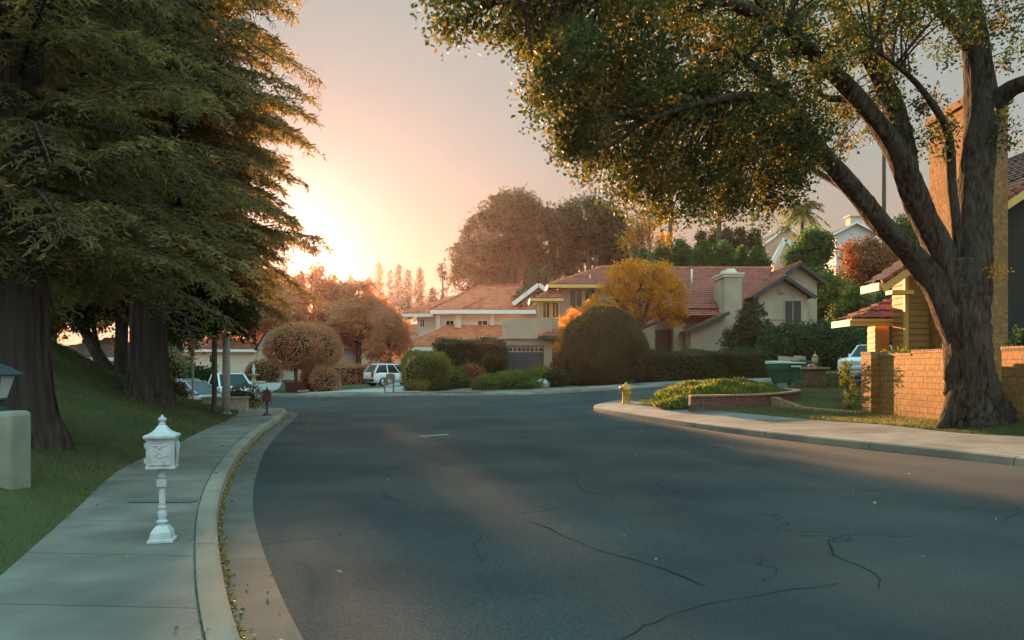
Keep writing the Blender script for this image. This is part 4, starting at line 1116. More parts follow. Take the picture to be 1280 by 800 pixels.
# ---- planter and brick edging
def wall_along(mb, line, z0f, z1f, th):
    A = offset(line, th / 2); B = offset(line, -th / 2)
    n = len(line)
    vs_ = []
    for i in range(n):
        u = i / (n - 1)
        z0, z1 = z0f(line[i], u), z1f(line[i], u)
        vs_ += [(A[i].x, A[i].y, z0), (B[i].x, B[i].y, z0), (B[i].x, B[i].y, z1), (A[i].x, A[i].y, z1)]
    fs = [(0, 1, 2, 3), (4 * n - 1, 4 * n - 2, 4 * n - 3, 4 * n - 4)]
    for i in range(n - 1):
        for k in range(4): fs.append((4 * i + k, 4 * i + (k + 1) % 4, 4 * i + 4 + (k + 1) % 4, 4 * i + 4 + k))
    mb.add(vs_, fs)
HR = lambda x, y: float(Hright([x], [y])[0])
def planter():
    t = empty('planter_wall', (8, 28, 0), 0, 'curved low brick planter wall with a pale cap round the groundcover bed', 'planter')
    L = smooth_line([(5.75, 25.9), (6.9, 26.1), (8.2, 26.6), (9.3, 27.7), (10.3, 29.2), (10.9, 30.8), (10.6, 32.2), (9.6, 33.0), (8.2, 33.2)], .2)
    rel = [p - Vector((8, 28)) for p in L]
    w = MB(); wall_along(w, rel, lambda p, u: -.1, lambda p, u: .72 + .10 * u, .2); w.build('wall_body', 'brick_red', t)
    c = MB(); wall_along(c, rel, lambda p, u: .723 + .10 * u, lambda p, u: .775 + .10 * u, .28); c.build('cap_bricks', 'brick_cap', t)
    t2 = empty('brick_edging', (8, 28, 0), 0, 'low brick lawn edging sweeping from the planter to the wall pillar', 'edging')
    L = smooth_line([(8.75, 26.75), (9.0, 25.9), (9.35, 25.0), (9.85, 24.2), (10.35, 23.6)], .112)
    for_c = MB()
    for i in range(len(L) - 1):
        p = L[i]; d = (L[i + 1] - L[i]).normalized(); n_ = Vector((-d.y, d.x))
        z = HR(p.x, p.y) ; h = .22 * max(0, 1 - i / 12) + .09
        q = [p + n_ * .11, p - n_ * .11, p - n_ * .11 + d * .1, p + n_ * .11 + d * .1]
        for_c.frustum([(a.x - 8, a.y - 28, z - .1) for a in q], [(a.x - 8, a.y - 28, z + h) for a in q])
    for_c.build('bricks', 'brick_cap', t2, .004)
planter()

# ---- gate pillar with lantern at the left edge
def gate_pillar():
    zb = float(Hleft([-5.4], [8.5])[0])
    t = empty('stucco_pillar', (-5.72, 8.75, zb), 0, 'rounded pale stucco pillar at the left edge of the lawn', 'pillar')
    m = MB(); m.box(-.75, .36, -.2, .2, -.5, 1.18 - zb); m.build('pillar_body', 'stucco_green', t, .05)
    t = empty('lantern', (-5.66, 8.75, 1.18), 0, 'dark metal carriage lantern on top of the left stucco pillar', 'lantern')
    b = MB(); b.sq([(.10, 0), (.10, .03), (.05, .06), (.05, .10), (.10, .12), (.10, .14)]); b.sq([(.205, .385), (.21, .40), (.12, .47), (.06, .51), (.03, .53), (.035, .56), (.01, .60)])
    for sx in (-1, 1):
        for sy in (-1, 1): b.bar((sx * .09, sy * .09, .13), (sx * .15, sy * .15, .39), .02)
    b.build('lantern_frame', 'lamp_metal', t)
    g = MB(); g.sq([(.085, .141), (.142, .384)]); g.build('lantern_glass', 'lamp_glass', t)
gate_pillar()

# ---- mailboxes
def ornate_mailbox(loc, rz, label):
    t = empty('mailbox', loc, rz, label, 'mailbox')
    p = MB()
    p.sq([(.135, 0), (.135, .025), (.115, .03), (.105, .09), (.075, .13), (.05, .15)])
    p.lathe([(.045, .15), (.04, .165), (.062, .175), (.062, .19), (.035, .20), (.045, .225), (.052, .25), (.045, .28), (.032, .30), (.046, .305), (.046, .318), (.034, .33), (.036, .42), (.034, .50)], n=16)
    p.sq([(.03, .50), (.048, .505), (.05, .52), (.05, .57), (.044, .58)])
    p.lathe([(.036, .58), (.05, .60), (.045, .625), (.036, .635), (.05, .65), (.05, .668), (.06, .675)], n=16)
    p.build('post', 'white_paint', t, .003)
    b = MB(); b.box(-.145, .145, -.12, .12, .68, .955); b.box(-.152, .152, -.127, .127, .68, .705); b.box(-.15, .15, -.125, .125, .94, .958)
    bo = b.build('box', 'white_paint', t, .004)
    r = MB(); r.sq([(.162, .96), (.168, .975), (.165, .99), (.12, 1.005), (.085, 1.025), (.06, 1.05), (.04, 1.075), (.03, 1.085)])
    r.lathe([(.025, 1.085), (.036, 1.09), (.036, 1.10), (.018, 1.105), (.03, 1.12), (.034, 1.135), (.022, 1.15), (.008, 1.175)], n=14)
    for k in range(4):
        a = k * PI / 2; r.lathe([(.004, 1.115), (.014, 1.125), (.014, 1.14), (.004, 1.15)], (.03 * math.cos(a), .03 * math.sin(a), 0), 8)
    r.build('roof', 'white_paint', t, .002)
    d = MB(); d.box(-.118, .118, -.1305, -.12, .72, .93)
    d.box(-.118, -.108, -.1365, -.1305, .72, .93); d.box(.108, .118, -.1365, -.1305, .72, .93)
    d.box(-.108, .108, -.1365, -.1305, .72, .728); d.box(-.108, .108, -.1365, -.1305, .922, .93)
    do = d.build('door', 'white_paint', t)
    e = MB()         # relief: spread wings above, post horn below
    y = -.134
    e.tube([(-.085, y, .905), (-.055, y, .893), (-.02, y, .897), (0, y, .868), (.02, y, .897), (.055, y, .893), (.085, y, .905)], [.004, .007, .007, .009, .007, .007, .004], 6)
    e.tube([(0, y, .895), (0, y, .85)], [.008, .003], 6)
    e.tube([(-.055, y, .822), (-.045, y, .803), (-.02, y, .787), (0, y, .783), (.03, y, .795), (.05, y, .808), (.078, y, .802)], [.009, .006, .006, .006, .005, .004, .008], 6)
    e.tube([(-.045, y, .803), (-.02, y, .828), (.005, y, .832), (.025, y, .815), (.03, y, .797)], .0045, 6)
    e.tube([(-.035, y, .765), (-.045, y, .755), (-.03, y, .752)], .005, 6); e.tube([(.01, y, .756), (.03, y, .752)], .005, 6)
    e.build('relief', 'white_paint', do)
    h = MB()
    for z in (.73, .87):
        h = MB(); h.box(-.168, -.145, -.09, -.07, z + .005, z + .045); h.lathe([(.009, z), (.009, z + .05)], (-.164, -.08, 0), 8); h.build('hinge', 'white_paint', t)
    f = MB()
    f.box(.152, .16, -.07, .07, .73, .93)
    f.tube([(.162, -.05, .74), (.17, -.03, .80), (.165, 0, .84), (.172, .02, .88), (.162, .04, .92)], .009, 6); f.lathe([(.02, -.01), (.02, .012)], (.162, 0, .83), 10, axis='x')
    f.build('side_scroll', 'white_paint', t)
    t.scale = (.78, .78, .93)
    return t
mbx = ornate_mailbox((-3.03, 6.93, .152), R(13), 'white ornate cast mailbox on a baluster post standing on the left sidewalk')
def dark_mailbox():
    t = empty('mailbox', (-7.72, 25.2, .155), R(10), 'small dark red mailbox on a thin post at the far end of the left sidewalk', 'mailbox')
    p = MB(); p.lathe([(.14, 0), (.14, .03), (.06, .06), (.035, .10), (.035, .42), (.05, .44)], n=14); p.build('post', 'rusty_red', t)
    b = MB(); b.box(-.12, .12, -.16, .16, .44, .72); b.prism([(-.14, .72), (.14, .72), (.08, .80), (0, .83), (-.08, .80)], -.18, .18); b.lathe([(.03, .82), (.03, .85), (.01, .92)], n=10); b.build('box', 'rusty_red', t, .008)
    b = MB(); b.box(-.09, .09, -.168, -.16, .47, .69); b.build('door', 'rusty_red', t)
dark_mailbox()
def wooden_mailbox():
    z = H(-8.1, 48.9) + .16
    t = empty('mailbox', (-7.5, 48.9, z), R(8), 'weathered wooden mailbox on two posts in front of the white hatchback', 'mailbox')
    for x in (-.28, .25):
        p = MB(); p.box(x - .05, x + .05, -.05, .05, -.1, .95 if x < 0 else .8); p.build('post', 'wood', t)
    b = MB(); b.box(-.36, .36, -.22, .22, .8, .86); b.box(-.2, .34, -.2, .2, .862, 1.05); b.prism([(-.22, 1.052), (.36, 1.052), (.30, 1.15), (.07, 1.2), (-.16, 1.15)], -.22, .22); b.build('box', 'wood', t)
wooden_mailbox()

# ---- hydrant
def hydrant():
    t = empty('fire_hydrant', (4.42, 31.0, H(4.42, 31) + .17), R(25), 'yellow fire hydrant on the corner of the right sidewalk', 'hydrant')
    b = MB(); b.lathe([(.19, 0), (.19, .05), (.145, .06), (.14, .10), (.14, .50), (.155, .51), (.155, .54)], n=20); b.build('barrel', 'hydrant', t, .003)
    c = MB(); c.lathe([(.20, .54), (.20, .575), (.17, .60), (.15, .68), (.10, .75), (.045, .78), (.045, .83), (.02, .835)], n=20)
    for k in range(8):
        a = k * PI / 4; c.lathe([(.014, .53), (.014, .585)], (.18 * math.cos(a), .18 * math.sin(a), 0), 6)
    c.build('bonnet', 'hydrant', t)
    for sx in (-1, 1):
        o = MB(); o.tube([(sx * .1, 0, .62), (sx * .22, 0, .62)], [.075, .075], 14); o.tube([(sx * .22, 0, .62), (sx * .27, 0, .62)], [.09, .08], 6); o.tube([(sx * .27, 0, .62), (sx * .30, 0, .62)], .025, 6); o.build('side_outlet', 'hydrant', t)
    o = MB(); o.tube([(0, -.1, .42), (0, -.19, .42)], .085, 16); o.tube([(0, -.19, .42), (0, -.23, .42)], [.10, .09], 6); o.tube([(0, -.23, .42), (0, -.255, .42)], .028, 6); o.build('front_outlet', 'hydrant', t)
hydrant()

# ---- concrete pole, sign post
def poles():
    zb = float(Hleft([-8.9], [25.0])[0])
    t = empty('utility_pole', (-8.93, 25.0, zb - .1), 0, 'pale round concrete pole at the far end of the left lawn', 'pole')
    p = MB(); p.lathe([(.125, 0), (.118, 1.2), (.11, 2.5), (.04, 2.56)], n=16); p.lathe([(.16, 0), (.16, .12), (.13, .16)], n=16); p.build('shaft', 'concrete_pole', t)
    x, y = Xp(241, 27), 27
    zb = float(Hleft([x], [y])[0])
    t = empty('sign_post', (x, y, zb), 0, 'thin bare metal post standing on the lawn beside the parked estate car', 'post')
    p = MB(); p.box(-.03, .03, -.03, .03, -.2, 1.55); p.build('post', 'concrete_pole', t)
    p = MB(); p.box(-.045, .045, -.045, .045, 1.55, 1.9); p.prism([(-.06, 1.9), (.06, 1.9), (0, 1.98)], -.06, .06); p.build('post_cap', 'wood', t)
poles()

# ---- stone planter box on the far lawn corner
def stone_box():
    x0, y0 = -9.75, 27.2
    zb = float(Hleft([x0], [y0])[0])
    t = empty('stone_planter', (x0, y0, zb), R(12), 'low pale stone block wall holding the clipped bush behind the concrete pole', 'planter')
    m = MB(); m.box(-.7, .75, -.3, .4, -.4, .36); m.box(-1.1, -.72, -.25, .4, -.4, .25); m.build('wall_body', 'stone_wall', t, .03)
    c = MB(); c.box(-.74, .79, -.34, .44, .363, .42); c.build('cap_stones', 'stone_wall', t, .01)
    hedge_shape('bush', (x0 + .3, y0 + .55, zb + .1), 'small drooping olive bush on the pale stone planter by the pole', ell_pts(.6, .35, .24, .3), .08, 'succulent', 'bush', core=ell_core(.6, .35, .24, .3), n=2200)
    x1, y1 = Xp(250, 27.5), 27.6
    zb = float(Hleft([x1], [y1])[0])
    t = empty('retaining_wall', (x1, y1, zb), R(6), 'low dark brick retaining wall with a pale cap beside the parked cars', 'wall')
    m = MB(); m.box(-1.1, .9, -.1, .1, -.6, .12); m.build('wall_body', 'brick_red', t); c = MB(); c.box(-1.12, .92, -.13, .13, .123, .17); c.build('cap_stones', 'fascia_white', t)
stone_box()

# ---- vehicles
def make_car(name, loc, rz, label, cat, paint, L=4.6, Wd=1.85, Hh=1.65, kind='suv', wheel=.35):
    t = empty(name, loc, rz, label, cat)
    hw = Wd / 2
    zb, zs = .26, .62 * Hh if kind != 'pickup' else .60 * Hh
    if kind == 'suv':
        st = [(-L / 2, .78, .48, zs - .02), (-L / 2 + .08, .90, .34, zs + .0), (-L / 2 + .5, .99, zb, zs + .02), (0, 1, zb, zs - .02), (L / 2 - 1.35, 1, zb, zs - .06), (L / 2 - .75, .97, zb, zs - .12), (L / 2 - .25, .90, .28, zs - .22), (L / 2, .74, .36, zs - .36)]
        cab_b, cab_t = (-L / 2 + .12, L / 2 - 1.15), (-L / 2 + .55, L / 2 - 2.0)
    elif kind == 'wagon':
        st = [(-L / 2, .80, .40, zs), (-L / 2 + .1, .92, .30, zs), (-L / 2 + .6, 1, zb - .04, zs), (0, 1, zb - .06, zs - .02), (L / 2 - 1.4, 1, zb - .04, zs - .05), (L / 2 - .7, .96, zb, zs - .14), (L / 2 - .2, .88, .26, zs - .24), (L / 2, .74, .32, zs - .34)]
        cab_b, cab_t = (-L / 2 + .15, L / 2 - 1.15), (-L / 2 + .5, L / 2 - 2.1)
    else:
        st = [(-L / 2, .94, .50, zs), (-L / 2 + .06, .97, .44, zs), (-L / 2 + .6, 1, .40, zs), (0, 1, .38, zs), (L / 2 - 1.5, 1, .38, zs), (L / 2 - .9, 1, .38, zs - .03), (L / 2 - .15, .97, .40, zs - .12), (L / 2, .90, .46, zs - .22)]
        cab_b, cab_t = (-.55, L / 2 - 1.45), (-.35, L / 2 - 2.15)
    b = MB(); n = 12; vs_, fs = [], []
    for x, w, z0, z1 in st:
        w *= hw; zm = (z0 + z1) / 2
        prof = [(w * .80, z0), (w * .95, z0 + .06), (w, zm), (w * .985, z1 - .10), (w * .93, z1 - .02), (w * .70, z1 + .015)]
        vs_ += [(x, y, z) for y, z in prof] + [(x, -y, z) for y, z in reversed(prof)]
    for i in range(len(st) - 1):
        for k in range(n): fs.append((i * n + k, i * n + (k + 1) % n, (i + 1) * n + (k + 1) % n, (i + 1) * n + k))
    fs += [tuple(range(n - 1, -1, -1)), tuple(range((len(st) - 1) * n, len(st) * n))]
    b.add(vs_, fs, True)
    # fenders
    wx = (-L / 2 + .85, L / 2 - .85)
    for x in wx:
        for s in (-1, 1):
            pts = [(x + (wheel + .09) * math.cos(a), s * (hw - .02), wheel + (wheel + .09) * math.sin(a)) for a in np.linspace(-.1, PI + .1, 12)]
            b.tube(pts, .05, 6)
    body = b.build('body', paint, t)
    ht = Hh
    ins = .13 * Wd
    B = [(cab_b[0], -hw * .93, zs - .03), (cab_b[1], -hw * .93, zs - .05), (cab_b[1], hw * .93, zs - .05), (cab_b[0], hw * .93, zs - .03)]
    T = [(cab_t[0], -hw + ins, ht - .05), (cab_t[1], -hw + ins, ht - .04), (cab_t[1], hw - ins, ht - .04), (cab_t[0], hw - ins, ht - .05)]
    g = MB(); g.frustum(B, T); g.build('window', 'dark_glass', t)
    r = MB(); o_ = .03
    r.frustum([(T[0][0] - .06, T[0][1] - .02, ht - .055), (T[1][0] + .05, T[1][1] - .02, ht - .045), (T[2][0] + .05, T[2][1] + .02, ht - .045), (T[3][0] - .06, T[3][1] + .02, ht - .055)],
              [(T[0][0] + .15, T[0][1] + .12, ht), (T[1][0] - .15, T[1][1] + .12, ht), (T[2][0] - .15, T[2][1] - .12, ht), (T[3][0] + .15, T[3][1] - .12, ht)])
    r.build('roof', paint, t, .02)
    for i in range(4): MB().bar(B[i], T[i], .09, .07).build('pillar', paint, t)
    for s in (0, 1):
        bb = [Vector(B[0]), Vector(B[1])] if s == 0 else [Vector(B[3]), Vector(B[2])]
        tt = [Vector(T[0]), Vector(T[1])] if s == 0 else [Vector(T[3]), Vector(T[2])]
        for u in ((.36, .68) if kind != 'pickup' else (.5,)): MB().bar(bb[0].lerp(bb[1], u), tt[0].lerp(tt[1], u), .07, .05).build('pillar', paint, t)
    for x in wx:
        for s in (-1, 1):
            w = MB(); w.lathe([(wheel * .72, -.11), (wheel * .97, -.10), (wheel, -.05), (wheel, .06), (wheel * .97, .11), (wheel * .7, .115)], (x, s * (hw - .10), wheel), 24, axis='y'); wo = w.build('wheel', 'rubber', t)
            c = MB()
            yy = s * (hw + .012)
            for k in range(6):
                a = k * PI / 3
                c.bar((x + .04 * math.cos(a), yy, wheel + .04 * math.sin(a)), (x + wheel * .66 * math.cos(a), yy, wheel + wheel * .66 * math.sin(a)), .05, .03)
            c.lathe([(wheel * .66, -.012), (wheel * .70, 0), (wheel * .66, .012)], (x, yy, wheel), 24, axis='y')
            c.build('rim', 'chrome', wo)
    f = st[-1]; fz1 = f[3]
    for s in (-1, 1):
        h = MB(); h.box(L / 2 - .16, L / 2 + .015, s * hw * .62 - .17, s * hw * .62 + .15, fz1 - .20, fz1 - .03); h.build('headlight', 'clear_lens', t, .02)
        h = MB(); h.box(-L / 2 - .03, -L / 2 + .12, s * hw * .78 - .1, s * hw * .78 + .10, zs - .34, zs + .06); h.build('tail_light', 'red_lens', t, .02)
        m_ = MB(); m_.box(cab_b[1] - .45, cab_b[1] - .3, s * (hw + .0) - .02, s * (hw + .19) - .02, zs + .02, zs + .2) if s > 0 else m_.box(cab_b[1] - .45, cab_b[1] - .3, -hw - .17, -hw + .02, zs + .02, zs + .2)
        m_.build('mirror', paint, t, .03)
        for x in (.1, .1 - L * .2):
            d = MB(); d.box(x - .09, x + .09, s * (hw + .005) - .012, s * (hw + .005) + .012, zs - .16, zs - .12); d.build('door_handle', 'chrome', t)
    g = MB()
    for i in range(4): g.box(L / 2 - .05, L / 2 + .02, -hw * .42, hw * .42, fz1 - .22 + i * .05, fz1 - .195 + i * .05)
    g.build('grille', 'chrome' if kind == 'pickup' else 'black', t)
    q = MB(); q.box(L / 2 - .1, L / 2 + .10, -hw * .88, hw * .88, .36, .56); q.build('bumper', 'chrome' if kind == 'pickup' else paint, t, .04)
    q = MB(); q.box(-L / 2 - .08, -L / 2 + .1, -hw * .9, hw * .9, .38, .56); q.build('bumper', 'chrome' if kind == 'pickup' else 'black', t, .04)
    q = MB(); q.box(L / 2 + .1, L / 2 + .112, -.15, .15, .40, .52); q.build('licence_plate', 'plate', t); q = MB(); q.box(-L / 2 - .092, -L / 2 - .08, -.15, .15, .60, .72) if kind == 'pickup' else q.box(-L / 2 - .012, -L / 2 + .05, -.15, .15, .70, .82)
    q.build('licence_plate', 'plate', t)
    lines = MB()
    for s in (-1, 1):
        y = s * (hw * 1.0 + .002)
        for x in (cab_b[1] - .35, (cab_b[0] + cab_b[1]) / 2 - .1, cab_b[0] + .55):
            lines.bar((x, y, .42), (x, y * .985, zs - .08), .012, .012)
        lines.bar((-L / 2 + 1.3, y, .40), (L / 2 - 1.3, y, .40), .05, .04)
    lines.build('door_seams', 'black', t)
    if kind in ('suv', 'wagon'):
        for s in (-1, 1):
            rr = MB(); y = s * (hw - ins - .08); rr.tube([(cab_t[0] + .2, y, ht), (cab_t[0] + .3, y, ht + .06), (cab_t[1] - .3, y, ht + .06), (cab_t[1] - .2, y, ht)], .015, 6); rr.build('roof_rail', 'chrome', t)
    if kind == 'pickup':
        bd = MB(); bd.box(-L / 2 + .12, -.6, -hw + .1, hw - .1, zs + .016, zs + .03); bd.build('bed_cover', 'black', t)
    return t
def ground_car(x, y, hf=None): return H(x, y) if hf is None else float(hf([x], [y])[0])
x, y = Xp(492, 60.5), 60.5
make_car('parked_car', (x, y, ground_car(x, y, Hyard) + .05), R(38), 'white compact SUV seen from behind on the pale driveway left of the round hedge', 'car', 'white_car', 4.4, 1.82, 1.66, 'suv', .34)
x, y = Xp(238, 39.5), 39.5
make_car('parked_car', (x, y, ground_car(x, y)), R(-22), 'silver estate car with roof rails parked behind the left lawn', 'car', 'silver_car', 4.7, 1.8, 1.55, 'wagon', .32)
x, y = Xp(284, 45.3), 45.3
make_car('pickup_truck', (x, y, ground_car(x, y)), R(-48), 'white pickup with chrome grille parked just left of the concrete pole', 'truck', 'white_car', 5.3, 1.95, 1.78, 'pickup', .38)
x, y = Xp(1094, 47.4), 47.4
make_car('pickup_truck', (x, y, ground_car(x, y)), R(220), 'white pickup parked on the side street behind the block wall pillar', 'truck', 'white_car', 5.5, 1.98, 1.85, 'pickup', .40)
x, y = Xp(166, 41), 41.0
make_car('parked_car', (x, y, ground_car(x, y, None) + .0), R(-15), 'white saloon whose roof shows over the lawn left of the second redwood trunk', 'car', 'white_car', 4.5, 1.8, 1.42, 'wagon', .32)

# ---- dumpster and brick pedestal with lantern
def dumpster():
    x, y = 13.1, 37.3
    t = empty('dumpster', (x, y, H(x, y) + .17), R(24), 'green wheeled rubbish skip heaped with boxes beside the side street', 'dumpster')
    b = MB(); b.frustum([(-.75, -.55, .1), (.75, -.55, .1), (.75, .55, .1), (-.75, .55, .1)], [(-.95, -.62, .72), (.95, -.62, .72), (.95, .62, .72), (-.95, .62, .72)]); b.box(-1.0, 1.0, -.66, .66, .72, 1.0)
    for xx in (-.6, -.2, .2, .6): b.box(xx - .03, xx + .03, -.67, -.6, .25, .72)
    b.build('bin_body', 'bin_green', t, .01)
    l = MB(); l.frustum([(-1.04, -.7, 1.003), (.1, -.7, 1.003), (.1, .7, 1.003), (-1.04, .7, 1.003)], [(-1.04, -.7, 1.05), (.1, -.7, 1.05), (.1, .7, 1.13), (-1.04, .7, 1.13)]); l.build('lid', 'plate', t)
    l = MB(); l.frustum([(.14, -.7, 1.003), (1.04, -.7, 1.003), (1.04, .7, 1.003), (.14, .7, 1.003)], [(.14, -.7, 1.08), (1.04, -.7, 1.04), (1.04, .7, 1.16), (.14, .7, 1.2)]); l.build('lid', 'bin_dark', t)
    s = MB(); s.box(-.85, -.05, -.672, -.66, .76, .97); s.build('panel', 'bin_dark', t)
    s = MB(); s.box(-.75, -.14, -.676, -.672, .84, .90); s.build('sticker', 'sticker_w', t)
    s = MB(); s.box(.25, .7, -.675, -.66, .62, .98); so_ = s.build('sticker', 'sticker_w', t); s = MB(); s.box(.33, .58, -.679, -.675, .84, .93); s.build('sticker_mark', 'sticker_r', so_)
    for xx in (-.65, .65):
        for yy in (-.45, .45):
            w = MB(); w.lathe([(.08, -.03), (.09, 0), (.08, .03)], (xx, yy, .09), 14, axis='y'); w.build('wheel', 'rubber', t)
    for i, (xx, yy, s_, h) in enumerate(((-.45, .1, .22, .22), (.0, -.1, .18, .16), (.5, .1, .28, .18))):
        o = MB(); o.box(-s_, s_, -s_ * .7, s_ * .7, 0, h); o = o.build('cardboard_box', 'paper', None, .01)
        c, s__ = math.cos(R(24)), math.sin(R(24))
        o.location = (x + xx * c - yy * s__, y + xx * s__ + yy * c, H(x, y) + .17 + (1.12, 1.13, 1.17)[i]); o.rotation_euler = (R(4), R(3), R(24 + 15 * i))
        tag(o, ('small box on the pale lid at the left of the green skip', 'lowest box in the middle on top of the green skip', 'widest box on the dark right lid of the green skip')[i], 'box', 'boxes on the rubbish skip')
dumpster()
def pedestal():
    x, y = 12.95, 34.2
    z = HR(x, y)
    t = empty('brick_pedestal', (x, y, z), R(8), 'low brick pedestal rising from the dry groundcover mound on the right lawn', 'pedestal')
    b = MB(); b.box(-.32, .32, -.32, .32, -.1, .78); b.build('pedestal_body', 'brick_red', t); b = MB(); b.box(-.46, .46, -.42, .42, .783, .87); b.build('cap_slab', 'brick_cap', t, .01)
    t = empty('lantern', (x, y, z + .872), 0, 'small brass post lantern with a pointed top on the brick pedestal', 'lantern')
    b = MB(); b.lathe([(.10, 0), (.10, .03), (.04, .05), (.04, .12), (.12, .14)], n=12); b.lathe([(.14, .42), (.10, .48), (.04, .54), (.015, .58), (.01, .68)], n=12)
    for k in range(6):
        a = k * PI / 3; b.tube([(.11 * math.cos(a), .11 * math.sin(a), .14), (.15 * math.cos(a), .15 * math.sin(a), .28), (.13 * math.cos(a), .13 * math.sin(a), .43)], .012, 5)
    b.build('lantern_frame', 'brass', t); b = MB(); b.lathe([(.09, .141), (.12, .28), (.10, .418)], n=12); b.build('lantern_glass', 'lamp_glass', t)
pedestal()

# ---- small things: fountain, utility covers, rock, border
def small_things():
    x, y = Xp(317, 66), 66.0
    t = empty('fountain', (x, y, H(x, y) + .1), 0, 'white garden fountain with a small figure beside the white house lawn', 'fountain')
    b = MB(); b.lathe([(.9, 0), (.95, .3), (.85, .32), (.8, .2), (.2, .2), (.15, .7), (.5, .85), (.5, .9), (.1, .88)], n=20); b.build('basin', 'stucco_tan', t)
    b = MB(); b.lathe([(.14, .88), (.12, 1.0), (.10, 1.1), (.16, 1.25), (.13, 1.4), (.06, 1.5), (.10, 1.58), (.09, 1.66), (.02, 1.72)], n=12); b.build('finial', 'white_paint', t)
    for px, py, r, off in ((204, 627, .2, .153), (803, 483.5, .45, .155)):
        if px < 400:
            D = (CH - .15) / (py - HY) * FPX; X_ = Xp(px, D); zz = .156
            m = MB(); m.box(-.36, .36, -.09, .09, 0, .005); 
            for i in range(12): m.box(-.33 + i * .056, -.30 + i * .056, -.075, .075, .005, .009)
            o = m.build('utility_cover', 'iron', None); o.location = (X_, D, zz); tag(o, 'slotted iron cover let into the left sidewalk behind the white mailbox', 'cover')
        else:
            X_, D = 7.75, 47.9
            m = MB(); m.lathe([(.5, 0), (.5, .03)], n=24); o = m.build('utility_cover', 'iron', None); o.location = (X_, D, H(X_, D) + .165); tag(o, 'round iron cover in the far sidewalk before the long hedge', 'cover')
    m = MB(); m.lathe([(.1, -.1), (.5, 0), (.55, .25), (.38, .45), (.1, .52)], n=9, smooth=False); o = m.build('rock', 'rock', None); o.location = (Xp(678, 50), 50, H(1.9, 50) + .15); o.rotation_euler = (0, 0, .4); tag(o, 'pale boulder among the low shrubs below the clipped cone shrub', 'rock')
    # pale edging curve on the lawn of the white house
    L = smooth_line([(-15.0, 56.0), (-13.4, 57.5), (-12.9, 59.5), (-13.6, 62)], .3)
    m = MB(); wall_along(m, L, lambda p, u: H(p.x, p.y) + .05, lambda p, u: H(p.x, p.y) + .26, .18); o = m.build('bed_edging', 'fascia_white', None); tag(o, 'curved pale edging round the bed beside the white car driveway', 'edging')
    # dark bench-like planter box under the clipped trees
    x, y = Xp(371, 57), 57.0
    m = MB(); m.box(-.75, .75, -.3, .3, 0, .62); m.box(-.8, .8, -.35, .35, .62, .7); o = m.build('planter_box', 'rusty_red', None, .02); o.location = (x, y, H(x, y) + .12); tag(o, 'dark red planter box standing behind the lollipop tree trunks', 'planter')
small_things()

# ================================================================== TREES AND SHRUBS
redwood((-7.45, 12.0, float(Hleft([-7.45], [12.0])[0])), .44, 22, 2.55, 3.9, 'thick redwood trunk at the far left behind the stucco pillar', 400, 1.1)
redwood((-10.0, 22.0, float(Hleft([-10.0], [22.0])[0])), .47, 26, 3.5, 4.55, 'redwood with flared base standing nearest the left sidewalk', 560, 1.1, blade=.17)
redwood((-12.95, 28.4, float(Hleft([-12.95], [28.4])[0])), .36, 27, 3.6, 5.6, 'redwood at the back, its trunk hidden behind the flared one', 340, 1.2, blade=.22)

def zleft(x, y): return float(Hleft([x], [y])[0])
# forked tree and the leafy mass behind the redwoods
def forked_tree():
    x, y = Xp(140, 31), 31.0
    z = zleft(x, y)
    t = empty('forked_tree', (x, y, z), 0, 'leafy tree with a forked grey trunk on the crest of the left lawn', 'tree')
    m = MB()
    m.tube([(.35, 0, -.2), (.1, 0, .4), (-.6, 0, 1.5), (-1.4, .2, 2.8), (-2.0, .3, 4.2)], [.34, .28, .22, .17, .09], 12, wob=.05)
    m.tube([(.35, 0, -.2), (.35, 0, .5), (.3, .1, 1.6), (.32, .2, 3.2), (.2, .3, 5)], [.34, .27, .24, .22, .1], 12, wob=.05)
    m.tube([(-.5, 0, 1.35), (-.75, .1, 2.4), (-.9, .2, 3.4)], [.13, .10, .05], 8)
    E = [((-1.9, 0, 4.0), (1.7, 1.7, 1.4)), ((.3, .3, 4.6), (2.0, 1.8, 1.7)), ((2.0, .5, 3.6), (1.5, 1.5, 1.3)), ((-3.3, .5, 3.2), (1.3, 1.4, 1.2)), ((-.8, 0, 3.0), (1.2, 1.2, .8))]
    P, rnd, C = clump_points(E, 330, 34, .42, .35)
    for i in RNG.choice(len(C), 60, replace=False):
        s0 = Vector((-1.2, .2, 2.6)) if C[i][0] < -.8 else Vector((.3, .2, 3.0)); m.tube(curve_pts(s0, C[i], (0, 0, .3), 5), np.linspace(.06, .01, 5), 5, cap=False)
    m.build('trunk', 'bark', t)
    quads_mesh('crown', leaves(P, .16, .5), rnd, M['dark_leaf'], t)
forked_tree()
